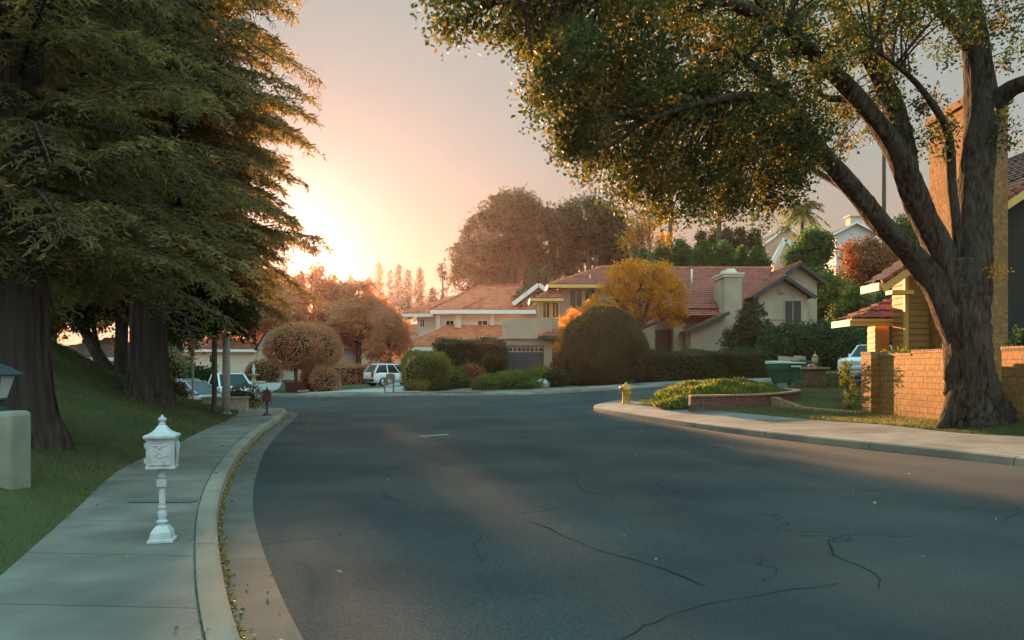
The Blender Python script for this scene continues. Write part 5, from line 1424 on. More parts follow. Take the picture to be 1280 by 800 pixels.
def ftree(px, D, ytop, wpx, label, lm, n=260, per=34, leaf=.3, ybase=None, group='trees behind the redwoods', name='leafy_tree', squash=1.0, tr=.22, lobes=5, hf=Hyard, cr=.7, inner=.45, cat='tree', fork=.35, ratio=.5, bm='bark'):
    x = Xp(px, D); z = float(hf([x], [D])[0]); zt = Zp(ytop, D); h = zt - z
    w = wpx / FPX * D
    zl = h * .25 if ybase is None else Zp(ybase, D) - z
    zc = (h + zl) / 2; rz = (h - zl) / 2
    E = [((0, 0, zc), (w * .36, w * .34, rz * .85)), ((0, 0, h - rz * .45), (w * .27, w * .25, rz * .45))]
    for k in range(lobes):
        a = 2 * PI * k / lobes + random.random()
        rr = w * random.uniform(.20, .27)
        E.append(((math.cos(a) * w * .28, math.sin(a) * w * .26, zc + random.uniform(-.45, .4) * rz), (rr, rr, rz * random.uniform(.35, .5) * squash)))
    return leafy_tree(name, (x, D, z), E, tr, label, n, per, cr, leaf, lm, bm, cat, group, fork=fork, inner=inner, ratio=ratio, ntw=8)
HL = Hleft
ftree(66, 44, 330, 130, 'leafy tree on the crest showing left of the forked tree', 'yellow_leaf', 200, 30, .28, 425, tr=.25, hf=HL)
ftree(8, 52, 300, 130, 'dark tree behind the thick left redwood trunk', 'dark_leaf', 240, 30, .3, 430, hf=HL)
ftree(150, 62, 290, 170, 'broad dark tree filling the gap left of the second redwood', 'dark_leaf', 340, 34, .34, 425)
ftree(222, 52, 345, 90, 'leafy tree just right of the second redwood trunk', 'dark_leaf', 260, 34, .26, 452, tr=.2)
ftree(268, 66, 318, 120, 'rust-tinged tree behind the concrete pole', 'red_leaf', 330, 34, .32, 440)
ftree(318, 86, 330, 110, 'red-leaved tree behind the fountain', 'red_leaf', 300, 34, .4, 440)
ftree(392, 95, 333, 106, 'tree added to shade the road, above the white house roof nearest the glare', 'red_leaf', 260, 30, .5, 440)  # added tree, blocks the sun from the foreground road
ftree(268, 23.6, 350, 112, 'small leafy tree overhanging the concrete pole', 'dark_leaf', 230, 34, .15, 430, group=None, tr=.07, hf=HL, cr=.34, inner=.2)
# shrubs by the parked cars
for px, D, yt, wp, lb in ((214, 32, 484, 16, 'spiky shrub beside the second redwood base'), (246, 50, 462, 60, 'dark round bush behind the silver estate car'), (205, 47, 440, 50, 'pink-tinged shrub behind the estate car roof')):
    x = Xp(px, D); z = H(x, D); h = Zp(yt, D) - z; w = wp / FPX * D / 2
    hedge_shape('shrub', (x, D, z), lb, ell_pts(w, w * .8, h * .55, h * .5), .18, 'succulent' if px != 246 else 'dark_leaf', 'shrub', 'shrubs by the parked cars', core=ell_core(w, w * .8, h * .55, h * .5), n=3500)

# clipped lollipop trees before the white house
def lollipop(px, D, label, w, yt, yb):
    x = Xp(px, D); z = float(Hyard([x], [D])[0]); zt, zb = Zp(yt, D) - z, Zp(yb, D) - z
    t = hedge_shape('clipped_tree', (x, D, z), label, ell_pts(w, w * .9, (zt - zb) / 2, (zt + zb) / 2, 0, 2.4), .16, 'red_leaf', 'tree', 'clipped trees before the white house', core=ell_core(w, w * .9, (zt - zb) / 2, (zt + zb) / 2), n=9000)
    m = MB(); m.tube([(0, 0, -.1), (.05, 0, zb * .5), (0, 0, zb + .5)], [.16, .13, .11], 10); m.tube([(0, 0, zb * .6), (.35, .1, zb + .4)], [.08, .06], 8); m.build('trunk', 'bark', t)
lollipop(369, 55.5, 'left clipped lollipop tree before the white house', 1.75, 408, 458)
lollipop(390, 56.5, 'right clipped lollipop tree before the white house', 1.85, 410, 457)
for px, D, w, yt, lb in ((405, 55, .95, 460, 'round clipped bush just right of the lollipop trees'), (394, 58, 1.1, 458, 'round bush tucked behind the lollipop trunks'), (330, 70, 1.6, 452, 'round bush beside the porch of the white house')):
    x = Xp(px, D); z = float(Hyard([x], [D])[0]); h = Zp(yt, D) - z
    hedge_shape('round_bush', (x, D, z), lb, ell_pts(w, w * .9, h * .55, h * .46), .13, 'red_leaf', 'bush', 'round bushes before the white house', core=ell_core(w, w * .9, h * .55, h * .46), n=4000)
x = Xp(438, 66); hedge_shape('hedge', (x, 66, H(x, 66)), 'low dark red-brown hedge behind the lawn left of the white hatchback', box_pts(4.4, 1.4, 1.6), .16, 'red_leaf', core=box_core(4.4, 1.4, 1.6), n=6000)

# red trees and the conifer row in the middle distance
ftree(448, 80, 348, 92, 'large red-lit tree left of the cream house gable', 'red_leaf', 420, 36, .34, 452, group='trees left of the cream house', tr=.3)
ftree(487, 76, 385, 58, 'smaller leaning tree against the pale siding', 'red_leaf', 220, 34, .3, 462, group='trees left of the cream house')
ftree(345, 97, 333, 110, 'tree added behind the white house to keep low sun off the road', 'red_leaf', 340, 34, .4, 440)  # added mostly hidden behind the redwood, to shade the foreground road
ftree(420, 100, 349, 56, 'slim distant tree at the left of the red trees', 'rust_leaf', 260, 30, .4, 440, group='trees left of the cream house')
def conifer(px, D, yt, wpx, label, lm='pine_leaf', bare=False):
    x = Xp(px, D); z = H(x, D); h = Zp(yt, D) - z; w = wpx / FPX * D / 2
    t = empty('conifer', (x, D, z), 0, label, 'tree', 'distant conifers behind the cream house')
    P, rn = [], []
    m = MB(); m.tube([(0, 0, -.2), (.1, 0, h * .5), (0, 0, h)], [.3, .2, .03], 8)
    z0 = .3 * h
    for k in range(42):
        u = k / 42; zz = z0 + (h - z0) * u; a = k * 2.4; L = w * (1 - u) ** .7 * random.uniform(.55, 1.1) + .25
        if bare and random.random() < .45: continue
        e = Vector((math.cos(a) * L, math.sin(a) * L, zz + random.uniform(-.1, .35) * L)); m.tube([(0, 0, zz), e], [.05, .015], 4, cap=False)
        nn = int(40 * (L + .4)); s_ = RNG.uniform(.2, 1, nn)[:, None]
        q = np.array([[0, 0, zz]]) * (1 - s_) + np.array(e)[None] * s_ + RNG.normal(0, .2 + .10 * L, (nn, 3)); P.append(q); rn.append(np.clip(random.random() * .6 + RNG.uniform(0, .4, nn), 0, 1))
    m.build('trunk', 'bark', t)
    P = np.concatenate(P); quads_mesh('crown', leaves(P, .42, .4), np.concatenate(rn), M[lm], t)
for i, (px, D, yt, wp, lb, lm_, br) in enumerate(((414, 220, 352, 22, 'faint pointed conifer nearest the sun glare', 'red_leaf', 0), (438, 207, 344, 26, 'rounded conifer left of the tallest of the row', 'red_leaf', 0), (474, 203, 328, 28, 'tallest conifer of the distant row', 'red_leaf', 0),
        (487, 210, 336, 14, 'thin sparse conifer just right of the tallest', 'pine_leaf', 1), (498, 205, 331, 24, 'tufted conifer in the middle of the distant row', 'pine_leaf', 0), (510, 207, 337, 22, 'slim tufted conifer second from the right end', 'pine_leaf', 0),
        (525, 205, 335, 26, 'broad-shouldered conifer at the right end of the row', 'pine_leaf', 0), (553, 112, 329, 22, 'sparse open conifer beside the great round pine', 'pine_leaf', 1), (541, 203, 360, 26, 'low bushy conifer in the gap left of the sparse one', 'dark_leaf', 0), (460, 200, 350, 26, 'bushy conifer behind the red-lit tree', 'red_leaf', 0))):
    conifer(px, D, yt, wp, lb, lm_, br)

# great round pines behind the houses
def big_pine(px, D, ells, label, n, tr=.5):
    x = Xp(px, D); z = H(x, D)
    E = [((Xp(a, D) - x, dy, Zp(b, D) - z), (c / FPX * D, c / FPX * D * .9, d / FPX * D)) for a, b, c, d, dy in ells]
    leafy_tree('pine_tree', (x, D, z), E, tr, label, int(n * .72), 34, 1.0, .60, 'pine_leaf', 'bark', 'tree', 'great pines behind the tan house', fork=-.2, inner=.62, ratio=.28, ntw=16)
big_pine(640, 104, [(640, 268, 42, 26, 0), (612, 292, 36, 26, 1), (668, 290, 34, 30, -1), (592, 322, 28, 24, 0), (640, 318, 40, 22, 3), (585, 348, 24, 20, 2), (675, 330, 26, 24, 3), (620, 345, 30, 16, 2)], 'great domed pine, left of the pair behind the tan house', 980)
big_pine(735, 100, [(735, 272, 34, 24, 0), (708, 282, 26, 26, 1), (760, 288, 24, 26, -1), (742, 308, 36, 20, 2), (705, 322, 24, 22, 2), (768, 315, 20, 20, 2)], 'greener domed pine, right of the pair behind the tan house', 680)
ftree(812, 92, 262, 84, 'open twiggy tree left of the tall palm trunks', 'yellow_leaf', 150, 22, .3, 335, group='trees on the hill', cr=.8, tr=.28, fork=-.3)
ftree(672, 90, 335, 60, 'bushy tree behind the gable of the cream house', 'pine_leaf', 200, 34, .34, 400, group='trees on the hill')
# green hedge of cypresses on the hill behind the house
for i, (px, yt, wp) in enumerate(((800, 312, 44), (828, 306, 40), (852, 299, 42), (878, 303, 40), (902, 300, 44), (926, 310, 36), (948, 308, 30))):
    lbs = ['leftmost bright green shrub of the row behind the tan house roof', 'second green shrub from the left, behind the yellow tree top', 'tall green shrub behind the roof vent pipe', 'green shrub behind the left shoulder of the tan chimney', 'green shrub right above the tan chimney', 'green shrub below the grey shingle slope', 'rightmost shrub of the row, before the peach house wall']
    ftree(px, 84 + (i % 3) * 1.5, yt, wp, lbs[i], 'green_leaf', 210, 34, .30, 375, group='green shrubs behind the tan house roof', name='tall_shrub', cr=.55, tr=.12, lobes=4, cat='shrub')
for i, (px, yt, wp, lb) in enumerate(((893, 286, 16, 'slim dark cypress left of the pair on the hill'), (910, 283, 18, 'tallest dark cypress on the hill'), (925, 284, 18, 'dark cypress second from the right on the hill'), (942, 287, 18, 'dark cypress nearest the grey shingle roof'), (877, 291, 14, 'lowest dark cypress beside the palm trunk'))):
    ftree(px, 118, yt, wp, lb, 'dark_leaf', 110, 30, .4, 330, group='dark cypresses on the hill', name='cypress', cr=.7, tr=.15, lobes=3)
# right middle: trees and shrubs beyond the side street
ftree(1012, 88, 286, 62, 'bright green tree beside the peach house', 'green_leaf', 380, 36, .32, 360, group='trees beyond the side street', cr=.7)
ftree(1078, 78, 295, 92, 'rust-coloured tree before the blue-white house', 'rust_leaf', 420, 34, .26, 372, group='trees beyond the side street', cr=.7, tr=.25)
ftree(1128, 92, 272, 44, 'small green tree seen between the oak limbs', 'green_leaf', 200, 34, .3, 330, group='trees beyond the side street')
ftree(1030, 74, 335, 56, 'dense olive tree against the house corner', 'cover_leaf', 300, 34, .28, 420, group='trees beyond the side street', cr=.6)
ftree(1070, 70, 358, 64, 'yellow-green tree left of the ochre house eave', 'cover_leaf', 340, 36, .26, 440, group='trees beyond the side street', cr=.6)
ftree(1112, 66, 365, 60, 'dark tree behind the ochre house porch', 'dark_leaf', 320, 36, .26, 450, group='trees beyond the side street')
ftree(1160, 60, 340, 90, 'dark tree hidden mostly behind the oak trunk', 'dark_leaf', 300, 36, .3, 450, group='trees beyond the side street')
ftree(1262, 50, 200, 30, 'thin reddish tree showing right of the tall chimney', 'rust_leaf', 130, 30, .25, 330, group='trees beyond the side street', cr=.5)

# palms
def palm(px, D, yt, label, tr=.2, fr=1.9, nf=26, lean=0.0, lm='dark_leaf'):
    x = Xp(px, D); z = H(x, D); h = Zp(yt, D) - z
    t = empty('palm_tree', (x, D, z), 0, label, 'palm', 'palms on the hill')
    m = MB(); m.tube([(0, 0, -.3), (lean * .3, 0, h * .35), (lean * .7, 0, h * .7), (lean, 0, h)], [tr * 1.3, tr, tr * .85, tr * .8], 10, wob=.06); m.build('trunk', 'bark', t)
    P, D_, rn = [], [], []
    for k in range(nf):
        a = k * 2.4; el = random.uniform(-.7, 1.2); L = fr * random.uniform(.8, 1.1)
        u = np.linspace(0, 1, 26)[:, None]
        d = np.array([[math.cos(a) * math.cos(el), math.sin(a) * math.cos(el), math.sin(el)]])
        p = np.array([[lean, 0, h]]) + d * L * u + np.array([[0, 0, -1]]) * L * .55 * u ** 2
        tg = unit(d + np.array([[0, 0, -1]]) * 1.1 * u)
        sd = unit(np.cross(tg, np.array([[0, 0, 1.0]])))
        for s in (-1, 1):
            P.append(p); D_.append(unit(tg * .6 + sd * s + np.array([[0, 0, -.5]]) + RNG.normal(0, .1, p.shape))); rn.append(np.full(len(p), random.random()))
    quads_mesh('crown', leaves(np.concatenate(P), fr * .26, .14, D=np.concatenate(D_)), np.concatenate(rn), M[lm], t)
palm(1003, 112, 262, 'low feathery palm beside the peach house', .3, 3.6, 34, lm='cover_leaf')
palm(838, 96, 195, 'tall palm trunk left of the pair, rising into the oak leaves', .28, 2.6)
palm(899, 92, 190, 'tall palm trunk above the tan chimney', .28, 2.4)
palm(1105, 100, 112, 'tallest palm trunk, between the two left oak limbs', .26, 2.6)

# hedges and shrubs round the tan house
def slope_at(x, D): return H(x + .5, D) - H(x - .5, D)
x0, x1, D = Xp(800, 50.3), Xp(958, 49.8), 50.2
xm = (x0 + x1) / 2; zb = H(xm, D) + .1; hh = Zp(442, 50.2) - zb
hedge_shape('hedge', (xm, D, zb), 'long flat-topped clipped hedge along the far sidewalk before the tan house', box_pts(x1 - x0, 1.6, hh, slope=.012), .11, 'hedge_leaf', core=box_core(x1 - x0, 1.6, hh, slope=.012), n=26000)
def cone_pts(n):
    u = RNG.uniform(0, 1, n); a = RNG.uniform(0, 2 * PI, n)
    z = 4.75 * u; r = 2.8 * np.sqrt(np.maximum(1 - ((z - 1.2) / 3.6) ** 2, 0)) ** .9; r = np.where(z < 1.2, 2.8 - .12 * (1.2 - z), r)
    P = np.stack([r * np.cos(a), r * np.sin(a) * .9, z], 1)
    N = unit(np.stack([np.cos(a), np.sin(a), np.clip((z - 1.2) / 4.2, 0, 1) * 1.6], 1))
    return P, N
def cone_core(mb):
    return mb.lathe([(2.5, -.3), (2.6, 1.2), (2.4, 2.5), (1.8, 3.4), (1.0, 4.15), (.3, 4.45)], n=20)
xc = Xp(755, 51.5)
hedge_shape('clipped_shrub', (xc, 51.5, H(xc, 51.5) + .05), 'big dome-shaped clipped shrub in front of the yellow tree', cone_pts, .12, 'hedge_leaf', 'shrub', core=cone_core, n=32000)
leafy_tree('climbing_shrub', (Xp(712, 52.6), 52.6, H(3.7, 52.6) + .1), [((0, 0, 3.4), (.75, .6, 1.0)), ((-.3, 0, 2.2), (.7, .6, 1.3)), ((.5, .2, 4.1), (.9, .6, .7)), ((-.4, 0, .9), (.6, .6, .8)), ((1.3, .2, 4.6), (.8, .6, .7))], .08, 'climber with sunlight painted into its leaves on the left side of the domed shrub', 260, 34, .3, .13, 'yellow_leaf', 'bark', 'climber', ntw=6, inner=.3)  # yellow leaves carry the sunlight on the left of the dome
xt = Xp(800, 56.5)
leafy_tree('yellow_tree', (xt, 56.5, H(xt, 56.5)), [((0, 0, 6.6), (2.6, 2.3, 1.5)), ((-2.0, 0, 5.2), (1.5, 1.5, 1.4)), ((1.9, .2, 5.4), (1.5, 1.5, 1.5)), ((0, -.3, 4.9), (1.8, 1.6, 1.1)), ((-1.0, 0, 7.0), (1.3, 1.3, 1.0)), ((1.2, 0, 6.9), (1.4, 1.3, 1.0)), ((2.6, 0, 4.2), (.9, .9, .8)), ((-2.6, .2, 4.0), (.9, .9, .9))], .2, 'golden-leaved tree standing before the tan house between the domed shrub and the chimney', 430, 40, .36, .18, 'yellow_leaf', 'bark', 'tree', ntw=12, inner=.55, fork=.1)
for px, D, w, yt, lm_, lb, pp in ((532, 52.0, 1.5, 441, 'succulent', 'large round clipped hedge at the edge of the pale driveway', 2.8), (520, 50.4, .75, 480, 'succulent', 'small clipped mound at the foot of the large round hedge', 2.2), (541, 50.6, .7, 483, 'dark_leaf', 'low mound right of the small clipped mound', 2.2)):
    x = Xp(px, D); z = float(Hyard([x], [D])[0]); h = Zp(yt, D) - z
    hedge_shape('round_hedge', (x, D, z), lb, ell_pts(w, w * .9, h * .55, h * .46, 0, pp), .11, 'cover_leaf' if lm_ == 'succulent' else lm_, 'hedge', core=ell_core(w * .97, w * .87, h * .52, h * .46), n=int(9000 * w))
x = Xp(587, 58); z = H(x, 58); h = Zp(428, 58) - z
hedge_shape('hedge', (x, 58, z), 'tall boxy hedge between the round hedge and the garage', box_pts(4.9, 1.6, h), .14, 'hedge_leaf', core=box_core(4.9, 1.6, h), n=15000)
x = Xp(618, 57); z = H(x, 57)
hedge_shape('hedge', (x, 57, z), 'short dark hedge against the left garage pier', box_pts(1.5, 1.2, Zp(447, 57) - z), .12, 'dark_leaf', core=box_core(1.5, 1.2, Zp(447, 57) - z), n=3500)
for i, (px, D, wpx, yt, lm_, lb) in enumerate(((565, 53.5, 40, 462, 'cover_leaf', 'loose grey-green shrub right of the round hedge'), (590, 54, 26, 458, 'rust_leaf', 'small rusty flowering shrub in the bed by the garage drive'), (572, 51.8, 34, 480, 'dark_leaf', 'low spreading shrub along the brown driveway'))):
    x = Xp(px, D); z = float(Hyard([x], [D])[0]); h = Zp(yt, D) - z; w = wpx / FPX * D / 2
    hedge_shape('shrub', (x, D, z), lb, ell_pts(w, w * .8, h * .5, h * .42), .17, lm_, 'shrub', 'loose shrubs in the bed by the garage drive', core=ell_core(w * .85, w * .7, h * .42, h * .4), n=2600)
# low sunlit border shrubs
for i, (px, D, wpx, yt, lm_, lb) in enumerate(((607, 49.8, 34, 474, 'cover_leaf', 'leftmost golden-green border shrub by the brown driveway'), (632, 50.4, 40, 470, 'cover_leaf', 'second golden-green border shrub from the driveway'), (655, 50.8, 40, 468, 'cover_leaf', 'third border shrub, before the garage door'), (678, 51.2, 40, 463, 'cover_leaf', 'tallest golden-green border shrub next to the domed shrub'),
        (662, 49.7, 28, 481, 'cover_leaf', 'small round mound left of the pale boulder'), (694, 50.2, 26, 468, 'dark_leaf', 'dark shrub right behind the pale boulder'), (700, 51.6, 22, 452, 'rust_leaf', 'reddish shrub at the foot of the climber'))):
    x = Xp(px, D); z = float(Hyard([x], [D])[0]); h = Zp(yt, D) - z; w = wpx / FPX * D / 2
    hedge_shape('border_shrub', (x, D, z), lb, ell_pts(w, w * .8, h * .55, h * .42), .16, lm_, 'shrub', 'border shrubs below the garage', core=ell_core(w * .9, w * .72, h * .45, h * .4), n=2800)
# shrubs before the right wing
x = Xp(940, 56); z = H(x, 56)
leafy_tree('evergreen_shrub', (x, 56, z), [((0, 0, 3.6), (.9, .9, 1.3)), ((-.8, 0, 2.2), (1.3, 1.1, 1.4)), ((1.0, 0, 2.0), (1.2, 1.1, 1.4)), ((.2, 0, 2.6), (1.3, 1.1, 1.4)), ((.1, 0, 1.0), (2.0, 1.2, 1.0))], .1, 'dark evergreen shrub at the foot of the tan chimney', 420, 34, .3, .2, 'dark_leaf', 'bark', 'shrub', inner=.3, ntw=4)
for i, (px, D, wpx, yt, lb) in enumerate(((985, 54, 70, 410, 'leafy bush under the gable window'), (1022, 54.5, 60, 408, 'leafy bush right of the one under the gable window'), (1048, 53, 60, 412, 'leafy bush behind the side street pickup'), (968, 52.5, 34, 425, 'bush at the right end of the long hedge'), (1095, 54, 60, 415, 'leafy bush behind the porch post'))):
    x = Xp(px, D); z = H(x, D) - .1; h = Zp(yt, D) - z; w = wpx / FPX * D / 2
    hedge_shape('bush', (x, D, z), lb, ell_pts(w, w * .8, h * .58, h * .45, 0, 2.4), .2, 'hedge_leaf', 'bush', 'leafy bushes beyond the side street', core=ell_core(w * .9, w * .72, h * .5, h * .42), n=5500)

# planter groundcover, mound, small plants at the wall
def tuft_mass(name, cx, cy, rx, ry, hmax, zf, label, lm, n, size, kind=None, cat=None, rot=0):
    a = RNG.uniform(0, 2 * PI, n); r = np.sqrt(RNG.uniform(0, 1, n))
    X_, Y_ = r * np.cos(a) * rx, r * np.sin(a) * ry
    c, s = math.cos(rot), math.sin(rot)
    X_, Y_ = cx + X_ * c - Y_ * s, cy + X_ * s + Y_ * c
    hh_ = hmax * (1 - r ** 2.6) * (0.75 + .25 * np.sin(X_ * 3.1) * np.cos(Y_ * 2.7))
    Z_ = zf(X_, Y_) + hh_ * RNG.uniform(.55, 1.0, n)
    D = unit(RNG.normal(0, .55, (n, 3)) + np.array([0, 0, 1.0]))
    o = quads_mesh(name, leaves(np.stack([X_, Y_, Z_], 1), size, .35, D=D), np.clip(RNG.uniform(0, 1, n), 0, 1), M[lm])
    return tag(o, label, cat, None, kind)
tuft_mass('groundcover', 7.6, 29.5, 2.25, 2.9, .48, lambda x, y: Hright(x, y) + .25, 'spiky yellow-green groundcover filling the brick planter', 'cover_leaf', 16000, .17, 'stuff', 'groundcover', -.25)
tuft_mass('groundcover', 6.4, 28.3, 1.3, 2.0, .42, lambda x, y: Hright(x, y) + .05, 'yellow-green groundcover spilling at the left end of the planter', 'cover_leaf', 6000, .16, 'stuff', 'groundcover', -.5)
tuft_mass('groundcover', 13.2, 33.8, 1.5, .95, .62, lambda x, y: Hright(x, y) - .02, 'dry leafy mound round the brick pedestal', 'succulent', 8000, .12, 'stuff', 'groundcover')
tuft_mass('groundcover', 15.6, 33.8, 1.9, .6, .28, lambda x, y: Hright(x, y) - .02, 'low dark groundcover strip right of the pedestal mound', 'dark_leaf', 5000, .12, 'stuff', 'groundcover')
leafy_tree('shrub', (10.35, 24.6, .3), [((0, 0, .8), (.22, .25, .5)), ((-.08, 0, 1.3), (.25, .2, .3)), ((0, 0, .3), (.2, .2, .3))], .02, 'small sparse shrub against the far side of the wall pillar', 45, 22, .12, .07, 'cover_leaf', 'bark', 'shrub', inner=.1)
leafy_tree('shrub', (11.2, 23.2, .3), [((0, 0, 1.75), (.45, .35, .22)), ((.2, .3, 1.6), (.4, .3, .3))], .02, 'leafy shrub peeping over the lower part of the block wall', 40, 26, .13, .07, 'cover_leaf', 'bark', 'shrub', inner=.1)
leafy_tree('shrub', (12.5, 18.9, .5), [((0, 0, 1.9), (.5, .4, .3)), ((.4, -.3, 2.0), (.5, .4, .28)), ((-.1, .5, 1.7), (.4, .4, .3))], .03, 'leafy shrub behind the wall at the right edge', 70, 30, .15, .08, 'hedge_leaf', 'bark', 'shrub', inner=.1)

# ---- the big oak
OB = Vector((10.8, 18.55, HR(10.8, 18.55)))
def oak():
    t = empty('oak_tree', OB, 0, 'huge spreading oak with twisted limbs standing before the block wall on the right', 'tree')
    m = MB()
    def L(pts, r, n=26):
        """pts: (px, py, depth) on the limb, r radii"""
        P = [W(a, b, d) - OB for a, b, d in pts]; r = [q * .86 for q in r]
        # densify with catmull-rom
        Q, Rr = [], []
        PP = [P[0] * 2 - P[1]] + P + [P[-1] * 2 - P[-2]]
        for i in range(1, len(PP) - 2):
            p0, p1, p2, p3 = PP[i - 1:i + 3]
            for k in range(8):
                u = k / 8
                Q.append(0.5 * ((2 * p1) + (p2 - p0) * u + (2 * p0 - 5 * p1 + 4 * p2 - p3) * u * u + (3 * p1 - p0 - 3 * p2 + p3) * u ** 3)); Rr.append(r[i - 1] * (1 - u) + r[i] * u)
        Q.append(P[-1]); Rr.append(r[-1])
        # gnarled rings
        rings = []; prev = None
        for i, p in enumerate(Q):
            d = (Q[min(i + 1, len(Q) - 1)] - Q[max(i - 1, 0)]).normalized()
            x = (Vector((1, 0, 0)) - d * d.x).normalized() if prev is None else (prev - d * prev.dot(d)).normalized()
            prev = x; y = d.cross(x)
            for k in range(n):
                a = 2 * PI * k / n
                g = 1 + .07 * math.sin(3 * a + i * .22) + .05 * math.sin(5 * a - i * .31) + (.045 * math.sin(11 * a + 1.5 * math.sin(i * .45)) if n > 14 else .02) + random.uniform(-.045, .045)
                rings.append(p + (x * math.cos(a) + y * math.sin(a)) * Rr[i] * g)
        fs = []
        for i in range(len(Q) - 1):
            for k in range(n): fs.append((i * n + k, i * n + (k + 1) % n, (i + 1) * n + (k + 1) % n, (i + 1) * n + k))
        fs.append(tuple(range((len(Q) - 1) * n, len(Q) * n))); fs.append(tuple(range(n - 1, -1, -1)))
        m.add(rings, fs, True)
        return Q
    D = 18.5
    L([(1222, 540, D), (1222, 519, D), (1218, 500, D), (1213, 470, D), (1210, 430, D), (1208, 390, D), (1207, 355, D), (1210, 325, D)], [.92, .78, .68, .60, .56, .54, .56, .5], 36)
    for a, b in ((1178, .33), (1198, .28), (1256, .38), (1242, .30)):   # root flares
        L([(a, 538, D - .25), ((a + 1215) / 2, 505, D - .12), (1213, 455, D)], [.16, b, .32], 12)
    limbs = []
    limbs.append(L([(1212, 450, D), (1190, 400, D), (1168, 355, D), (1140, 318, D - .2), (1104, 283, D - .6), (1075, 247, D - 1.0), (1043, 210, D - 1.4), (1010, 168, D - 1.8), (985, 130, D - 2.4), (955, 95, D - 3.2), (915, 60, D - 4.2)], [.34, .40, .34, .29, .26, .24, .21, .20, .17, .12, .06]))
    limbs.append(L([(1195, 380, D), (1180, 325, D), (1158, 280, D - .2), (1138, 230, D - .4), (1121, 190, D - .6), (1092, 148, D - 1.0), (1055, 105, D - 1.5), (1018, 68, D - 2.1), (980, 30, D - 2.8), (930, -20, D - 3.6)], [.42, .34, .33, .32, .27, .22, .20, .17, .15, .08]))
    limbs.append(L([(1138, 232, D - .4), (1130, 185, D - .1), (1116, 130, D + .2), (1090, 75, D + .4), (1060, 25, D + .6), (1030, -40, D + .8)], [.26, .27, .25, .24, .21, .14]))
    limbs.append(L([(1200, 345, D), (1196, 290, D - .1), (1190, 235, D - .3), (1188, 185, D - .5), (1178, 150, D - .7), (1152, 112, D - 1.1), (1128, 88, D - 1.6), (1090, 60, D - 2.4)], [.16, .13, .12, .11, .095, .075, .055, .03], 12))
    limbs.append(L([(1215, 370, D), (1216, 310, D), (1218, 250, D + .1), (1224, 190, D + .2), (1228, 140, D + .3), (1222, 80, D + .4), (1214, 30, D + .5), (1206, -40, D + .6), (1200, -140, D + .6)], [.50, .45, .41, .40, .42, .36, .32, .28, .2]))
    limbs.append(L([(1228, 150, D + .3), (1252, 120, D), (1280, 104, D - .4), (1330, 95, D - .8), (1400, 60, D - 1)], [.24, .23, .20, .18, .08], 14))
    limbs.append(L([(1222, 70, D + .4), (1190, 30, D + .2), (1150, -10, D), (1100, -60, D - .4)], [.2, .16, .14, .08], 14))
    limbs.append(L([(1092, 148, D - 1.0), (1060, 125, D - .7), (1035, 123, D - .4), (1010, 110, D)], [.14, .11, .08, .04], 10))
    # far-reaching branches that carry the left canopy
    limbs.append(L([(985, 130, D - 2.4), (930, 120, D - 3.6), (870, 130, D - 4.8), (810, 150, D - 5.6)], [.14, .10, .07, .03], 10))
    limbs.append(L([(980, 30, D - 2.8), (900, 0, D - 4.2), (800, -20, D - 5.6), (700, -10, D - 6.6), (620, 5, D - 7.4)], [.14, .11, .08, .05, .02], 10))
    limbs.append(L([(1018, 68, D - 2.1), (950, 60, D - 1.2), (860, 60, D - .6), (780, 80, D)], [.14, .10, .07, .03], 10))
    limbs.append(L([(1075, 247, D - 1.0), (1020, 215, D + .4), (960, 190, D + 1.4), (900, 190, D + 2.2)], [.10, .08, .05, .03], 8))
    # foliage volumes: (px, py, depth, rx, ry(px vertical), ry depth m)
    V = [(760, 55, 13.5, 95, 80, 1.9), (700, 95, 12.6, 48, 62, 1.4), (845, 60, 15, 110, 90, 2.2), (790, 150, 14, 78, 62, 1.6), (735, 170, 13.3, 36, 50, 1.0), (870, 160, 15.5, 80, 80, 1.8), (800, 220, 14.8, 52, 42, 1.2), (850, 240, 15.4, 45, 42, 1.1), (900, 215, 16.0, 36, 60, 1.2),
         (955, 100, 16, 95, 85, 2.2), (960, 205, 17, 62, 55, 1.6), (975, 165, 16.6, 60, 60, 1.5), (1020, 30, 16.5, 95, 60, 2.2), (1090, 20, 18, 80, 50, 2), (1150, 30, 17, 70, 55, 2), (1210, 20, 18.5, 70, 45, 2), (1265, 40, 18, 40, 60, 1.5), (1262, 150, 18.3, 30, 34, 1.0), (1120, 130, 18.5, 50, 60, 1.4),
         (1075, 110, 19.5, 60, 60, 1.6), (1040, 175, 17.5, 34, 34, 1.0), (580, 8, 11.4, 52, 26, .9), (660, 20, 12.2, 50, 40, 1.0), (920, -60, 16, 240, 60, 3), (1160, -60, 18, 180, 60, 3), (690, -60, 13, 110, 60, 2), (1170, 185, 18.3, 30, 34, .8), (905, 250, 16.3, 26, 26, .8), (960, 255, 17.2, 32, 24, .8)]
    E, wt = [], []
    for a, b, d, rx, rz, ry in V:
        c = W(a, b, d) - OB
        E.append((tuple(c), (rx / FPX * d, ry, rz / FPX * d)))
    P, rnd, C = clump_points(E, 4200, 52, .34, .1)
    # thinner canopy towards the trunk side, where the sky shows through
    C3 = np.repeat(C, 52, 0)
    pxs = 640 + (C3[:, 0] + OB.x) / (C3[:, 1] + OB.y) * 1000
    keep = RNG.uniform(size=len(C)) < np.interp(640 + (C[:, 0] + OB.x) / (C[:, 1] + OB.y) * 1000, [640, 850, 1000, 1100, 1300], [1, .80, .44, .28, .28])
    k3 = np.repeat(keep, 52); P, rnd = P[k3], rnd[k3]
    allp = [q for l in limbs for q in l[3:]]
    A = np.array([tuple(q) for q in allp])
